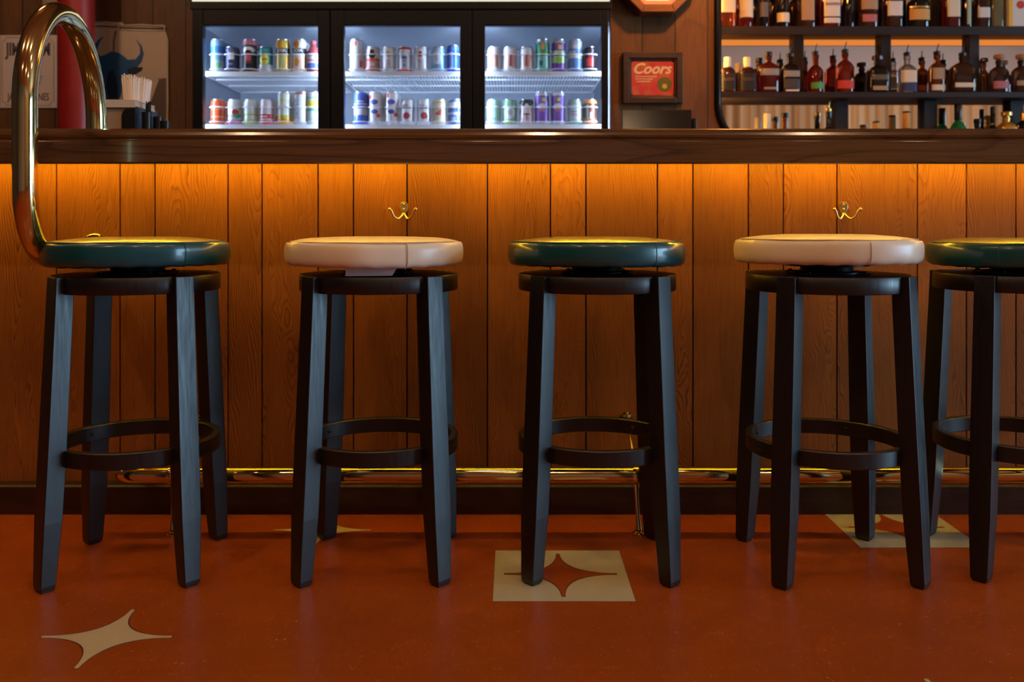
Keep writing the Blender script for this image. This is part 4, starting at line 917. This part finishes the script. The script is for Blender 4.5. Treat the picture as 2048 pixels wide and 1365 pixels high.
bm = B(); box(bm, -.085, .02, -.0135, -.0121, .006, .010); box(bm, -.085, .0, -.0135, -.0121, -.006, -.002); box(bm, -.078, -.01, -.0135, -.0121, -.018, -.014)
link('small_print', bm, GOLDINK, t)
bm = B(); lathe(bm, [(0, 0), (.036, 0), (.036, .001), (0, .001)], 32); bmesh.ops.rotate(bm, verts=bm.verts[:], matrix=Matrix.Rotation(radians(90), 3, 'X')); bmesh.ops.translate(bm, verts=bm.verts[:], vec=(.058, -.0122, -.030))
link('emblem', bm, mat('olive emblem', (.16, .14, .02), .4), t, label='olive round emblem')
bm = B(); lathe(bm, [(0, 0), (.012, 0), (.012, .001), (0, .001)], 20); bmesh.ops.rotate(bm, verts=bm.verts[:], matrix=Matrix.Rotation(radians(90), 3, 'X')); bmesh.ops.translate(bm, verts=bm.verts[:], vec=(.058, -.0136, -.040))
link('emblem_centre', bm, mat('yellow emblem', (.7, .5, .05), .4), t, label='yellow centre')

t = thing('wall_lantern', 'octagonal wooden lantern with lit cream and red glass above the beer sign', 'lamp', (.694, YW-.05, 2.0))
def octo(r, off=22.5): return [(r*cos(radians(off+45*i)), r*sin(radians(off+45*i))) for i in range(8)]
bm = B(); O = octo(.205); I = octo(.165)
for i in range(8):
    j = (i+1) % 8; P = [O[i], O[j], I[j], I[i]]
    prism(bm, P, -.06, .05)
link('frame', bm, ORANGEWOOD, t, bevel=.003)
bm = B(); prism(bm, octo(.1645), -.035, -.030); link('lantern_glass', bm, LANTERNRED, t, label='lit red glass ring')
bm = B(); prism(bm, octo(.140), -.0385, -.0355); link('lantern_glass', bm, LANTERN, t, label='lit cream glass centre')

t = thing('till_screen', 'black tilted touch screen till on the back counter beside the fridge', 'till', (.655, 4.10, 1.076))
bm = B(); box(bm, -.165, .15, -.010, .010, -.0, .235); bmesh.ops.rotate(bm, verts=bm.verts[:], matrix=Matrix.Rotation(radians(-14), 3, 'X')); bmesh.ops.translate(bm, verts=bm.verts[:], vec=(0, 0, .012))
link('screen', bm, BLACKGLOSS, t, bevel=.004)
bm = B(); box(bm, -.12, .11, -.07, .10, 0, .012); box(bm, -.05, .05, .02, .06, .012, .12); link('stand', bm, BLACK, t, bevel=.003)
bm = B(); box(bm, .152, .168, .02, .05, .012, .20); link('card_reader', bm, BLACK, t, bevel=.003)

# ------------------------------------------------------------------ left back wall: poster, can sign, column, plaque
PAPER = mat('aged poster paper', (.62, .50, .40), .7); POSTINK = mat('poster print', (.09, .07, .06), .7); POSTTAN = mat('poster tan print', (.30, .21, .14), .7)
t = thing('whiskey_poster', 'cream whiskey poster with dark lettering on the left back wall', 'poster', (-2.348, YW, 1.543))
bm = B(); box(bm, -.138, .137, -.008, 0, -.177, .177); link('board', bm, PAPER, t, bevel=.001)
bm = B()
O = [(-.105, .165), (.104, .165), (.110, .152), (.125, .144), (.125, -.144), (.110, -.152), (.104, -.165), (-.105, -.165), (-.111, -.152), (-.126, -.144), (-.126, .144), (-.111, .152)]
tube(bm, [(x, -.0085, z) for x, z in O], .0014, 5, closed=True); link('border', bm, POSTTAN, t, label='thin tan border')
for body, sz, m_, z_, sx_, bo in (('JIM BEAM', .085, POSTINK, .105, .62, .003), ('KENTUCKY', .026, POSTTAN, -.010, .9, 0), ('STRAIGHT', .032, POSTINK, -.035, .95, 0), ('WHISKEY', .030, POSTINK, -.060, 1, 0), ('DISTILLED', .022, POSTTAN, -.085, 1, 0), ('JAMES B. LINES', .050, POSTINK, -.125, .62, .0008), ('CLERMONT', .016, POSTTAN, -.150, 1, 0)):
    text('lettering', body, sz, m_, t, (0, -.0083, z_), extrude=.0005, bold=bo, sx=sx_)

TIN = mat('painted tin', (.50, .42, .34), .45); TINDARK = mat('painted tin shading', (.10, .075, .06), .5); TINSILVER = mat('painted can rim', (.52, .44, .34), .4); BLUE = mat('blue paint', (.01, .09, .26), .5); DBLUE = mat('dark blue paint', (.004, .02, .06), .5)
t = thing('tin_can_sign', 'large tin sign shaped as two drink cans with a blue horned bison head', 'sign', (-1.84, YW, 1.42))
# local frame: x, z in metres; photo scale at the wall is F/4.5 px per metre
sW = F/4.49
def lp(x, y): return ((x-CX)/sW+1.84, CH-(y-HY)/sW-1.42)
def canout(x0, x1, yt, yb, inset):
    return [lp(x0+inset, yt), lp(x1-inset, yt), lp(x1-inset+3, yt+3), lp(x1-inset+2, yt+9), lp(x1, yt+30), lp(x1, yb), lp(x0, yb), lp(x0, yt+30), lp(x0+inset-2, yt+9), lp(x0+inset-3, yt+3)]
bm = B(); prism(bm, canout(158, 252, 44, 330, 9), -.006, -.001); link('can_panel', bm, TIN, t, bevel=.001)
bm = B(); prism(bm, canout(228, 337, 50, 330, 9), -.011, -.0062); link('can_panel', bm, TIN, t, bevel=.001)
bm = B()
def strip(pts, w, y): 
    tube(bm, [(lp(*p)[0], y, lp(*p)[1]) for p in pts], w, 6)
strip([(238, 52), (285, 50), (328, 54)], .005, -.011); strip([(238, 60), (285, 62), (330, 62)], .0025, -.0115); strip([(334, 80), (336, 200), (334, 255), (333, 320)], .005, -.011); strip([(170, 45), (215, 44), (240, 50)], .004, -.0065)
link('rim_lines', bm, TINSILVER, t, smooth=True)
bm = B(); strip([(240, 56), (285, 56.5), (328, 58)], .004, -.0112); strip([(232, 62), (228, 85), (229, 120)], .006, -.0068); strip([(165, 53), (205, 52), (236, 54)], .004, -.0062); strip([(316, 158), (325, 158), (334, 157)], .002, -.0112)
prism(bm, [lp(*p) for p in ((318, 160), (333, 158), (333, 325), (262, 325), (285, 250))], -.0118, -.0111)
link('shade_lines', bm, TINDARK, t)
bm = B()
prism(bm, [lp(*p) for p in ((180, 105), (188, 92), (198, 80), (208, 73), (200, 84), (195, 97), (196, 108), (202, 113), (212, 110), (224, 103), (238, 106), (249, 113), (256, 120), (272, 119), (281, 108), (281, 95), (272, 78), (284, 92), (288, 108), (283, 125), (272, 136), (260, 138), (254, 152), (247, 165), (243, 190), (238, 200), (214, 202), (206, 185), (204, 150), (194, 136), (184, 128), (178, 118))], -.0145, -.0118)
link('bison_head', bm, BLUE, t, label='blue bison head with curved horns')
bm = B()
prism(bm, [lp(*p) for p in ((216, 148), (226, 140), (232, 152), (236, 175), (236, 196), (220, 197), (214, 175))], -.0156, -.0146)
prism(bm, [lp(*p) for p in ((256, 139), (270, 134), (286, 135), (284, 141), (270, 149), (257, 149))], -.0156, -.0118)
link('dark_markings', bm, DBLUE, t, label='dark muzzle and ear')

bm = B(); lathe(bm, [(0, 0), (.115, 0), (.115, .02), (.080, .03), (.0785, .06), (.0785, 3.30), (.1, 3.31), (.1, 3.329), (0, 3.329)], 48)
RED = mat('red painted column', (.24, .012, .010), .38)
o = link('support_column', bm, RED, smooth='auto', label='round red painted column standing behind the brass hoop rail', category='column'); o.location = (-1.978, 4.2, 0)
t = thing('wall_plaque', 'small tan wooden plaque above the whiskey poster, only its base showing', 'plaque', (-2.23, YW, 1.86))
bm = B(); box(bm, -.046, .046, -.02, 0, -.002, .16); link('board', bm, mat('tan plaque wood', (.28, .18, .10), .6), t, bevel=.003)
bm = B(); box(bm, -.034, .034, -.024, -.0205, .012, .146); link('inset_panel', bm, mat('plaque face', (.34, .24, .15), .6), t, bevel=.002)

# ------------------------------------------------------------------ caddy on the bar
YC = 2.80; sCd = F/YC
def cx_(p): return (p-CX)/sCd
t = thing('bar_caddy', 'black plastic bar caddy with napkin slot and round compartments at the bar back', 'caddy', (cx_(270), YC+.02, TOPZ+.0005))
xo = cx_(270)
def lc(p): return cx_(p)-xo
bm = B()
box(bm, lc(205), lc(328), -.075, .10, 0, .006)                                       # tray
# napkin compartment: rear wall, side walls, front lugs with a rounded gap
box(bm, lc(205), lc(285), .092, .098, .006, .105)
box(bm, lc(205), lc(208), -.075, .092, .006, .098); box(bm, lc(283), lc(286), -.075, .098, .006, .118)
link('tray', bm, BLACK, t, bevel=.0015)
bm = B()
for a, b in ((205, 224), (259, 285)):
    s = 1 if a == 205 else -1
    P = [(lc(a), .006), (lc(b), .006), (lc(b), .045), (lc(b)-(.008 if s == 1 else 0), .053 if s == 1 else .045)]
    if s == 1: P = [(lc(a), .006), (lc(b), .006), (lc(b), .085), (lc(b)-.004, .097), (lc(b)-.013, .104), (lc(a), .104)]
    else: P = [(lc(a), .006), (lc(b), .006), (lc(b), .104), (lc(a)+.013, .104), (lc(a)+.004, .097), (lc(a), .085)]
    prism(bm, P, -.0775, -.073)
link('front_wall', bm, BLACK, t)
for i, (px_, yy) in enumerate(((299, -.04), (316, -.02))):
    bm = B(); r_ = .0135
    lathe(bm, [(0, .0065), (r_, .0065), (r_+.001, .098-.012*i), (r_-.001, .098-.012*i), (r_-.002, .009), (0, .009)], 20, (lc(px_), yy, 0))
    link('cup', bm, BLACK, t, smooth='auto')
NAP = mat('kraft napkins', (.50, .38, .26), .8); n = N(NAP)
sep = n.n('ShaderNodeSeparateXYZ', {0: n.obj()}); fz = n.math('FRACT', n.math('MULTIPLY', sep.outputs[2], 260.0))
n.col(n.mix(n.math('LESS_THAN', fz, .3), (.50, .38, .26), (.30, .21, .13)))
rnd = random.Random(4)
bm = B(); z = .0075
while z < .104:
    ox = rnd.uniform(-.002, .002); box(bm, lc(211)+ox, lc(281)+ox, -.070, .070, z, z+.0028); z += .003
link('paper_napkins', bm, NAP, label='stack of kraft paper napkins in the black bar caddy', category='napkins').location = (xo, YC+.02, TOPZ+.0005)
bm = B(); z = .1085
for i in range(7):
    w0, w1 = lc(209)-.001, lc(285)+.001
    prism(bm, rrect(w0+rnd.uniform(-.002, .002), w1+rnd.uniform(-.002, .002), z, z+.0030, .0012, 2), -.080, .072); z += .0033
o = link('coasters', bm, mat('pulp board coasters', (.78, .66, .52), .85), label='stack of round cornered pulp coasters on top of the napkins', category='coasters'); o.location = (xo, YC+.02, TOPZ+.0005)
# drinking straws in a cup behind the caddy
YS = 2.945; sS = F/YS
t = thing('straw_cup', 'black cup holding white paper wrapped straws behind the bar caddy', 'cup', ((281-CX)/sS, YS-.035, TOPZ+.0005))
bm = B(); lathe(bm, [(0, 0), (.038, 0), (.042, .07), (.0405, .07), (.0365, .003), (0, .003)], 32); link('cup', bm, BLACK, t, smooth='auto')
STRAW = mat('paper straw wrap', (.90, .80, .72), .7)
k = 0
for i in range(88):
    rr_, aa = .0345*math.sqrt(rnd.random()), rnd.uniform(0, 2*pi)
    x, y = rr_*cos(aa), rr_*sin(aa); h = .215+rnd.uniform(-.006, .006)-.008*x/.03
    lean = .5*x+.006
    bm = B(); tube(bm, [(x*.85, y*.85, .004), (x*.85+lean*.35*.55, y, .11), (x*1.15+lean*.35, y*1.3, h)], .0034, 6)
    tube(bm, [(x*1.15+lean*.35, y*1.3, h), (x*1.15+lean*.35+rnd.uniform(-.003, .003), y*1.3, h+rnd.uniform(.004, .010))], [.0034, .0008], 5)
    o = link('drinking_straw', bm, STRAW, smooth=True, label='white paper wrapped straw in the bunch standing in the cup behind the caddy', category='straw', group='wrapped straws in the cup'); o.location = t.location
for i in range(16):
    a = rnd.uniform(0, 2*pi); r_ = .008*rnd.random()
    c_ = (lc(299)+r_*cos(a), -.04+r_*sin(a), .0105)
    bm = B(); tube(bm, [c_, (c_[0]+rnd.uniform(-.004, .007), c_[1]+rnd.uniform(-.004, .004), .124+rnd.uniform(-.01, .008))], .0014, 5)
    o = link('stirrer', bm, BLACK, label='short black stir straw standing in the small round caddy compartment', category='stirrer', group='black stir straws in the caddy'); o.location = (xo, YC+.02, TOPZ+.0005)
t = thing('lime_dish', 'small dark garnish pot beside the caddy', 'pot', ((331-CX)/sCd, YC+.0, TOPZ+.0005))
bm = B(); lathe(bm, [(0, 0), (.012, 0), (.014, .074), (.0125, .074), (.0105, .003), (0, .003)], 24); link('pot', bm, BLACK, t, smooth='auto')

# ceiling downlights: trims round the lamps set at the top of the script
CHROME = mat('satin trim ring', (.5, .45, .4), .35, .8)
for i_, (x_, y_) in enumerate(DOWNLIGHTS):
    bm = B(); lathe(bm, [(.060, 0), (.085, 0), (.085, .006), (.060, .012), (.060, 0)], 28)
    o = link('ceiling_downlight', bm, CHROME, smooth='auto', label='round recessed downlight in the ceiling on the guests\' side of the bar', category='light', group='ceiling downlights'); o.location = (x_, y_, HC-.0125)
# ------------------------------------------------------------------ pendant lamps (out of frame, above)
SHADE = mat('amber lamp shade', (.5, .25, .08), .6)
def pendant(label, x, y, z, power, col, r=.035):
    t = thing('pendant_lamp', label, 'lamp', (x, y, z), 0, 'pendant lamps')
    bm = B(); lathe(bm, [(.03, .12), (.16, .0), (.158, -.002), (.028, .118)], 32); link('lamp_shade', bm, SHADE, t, smooth='auto')
    bm = B(); tube(bm, [(0, 0, .118), (0, 0, 3.329-z)], .004, 8); link('cord', bm, BLACK, t)
    l = bpy.data.lights.new('pendant_bulb', 'POINT'); l.energy = power; l.color = col; l.shadow_soft_size = r
    o = bpy.data.objects.new('pendant_bulb', l); C.objects.link(o); o.location = (x, y, z+.02)
pendant('amber pendant lamp hanging before the liquor shelves', .98, 3.75, 2.28, 30, (1.0, .38, .08))
pendant('added pendant lamp brightening the left back wall', -1.9, 3.2, 2.5, 17, (1.0, .66, .42))  # unseen lamp added to brighten the poster and tin sign
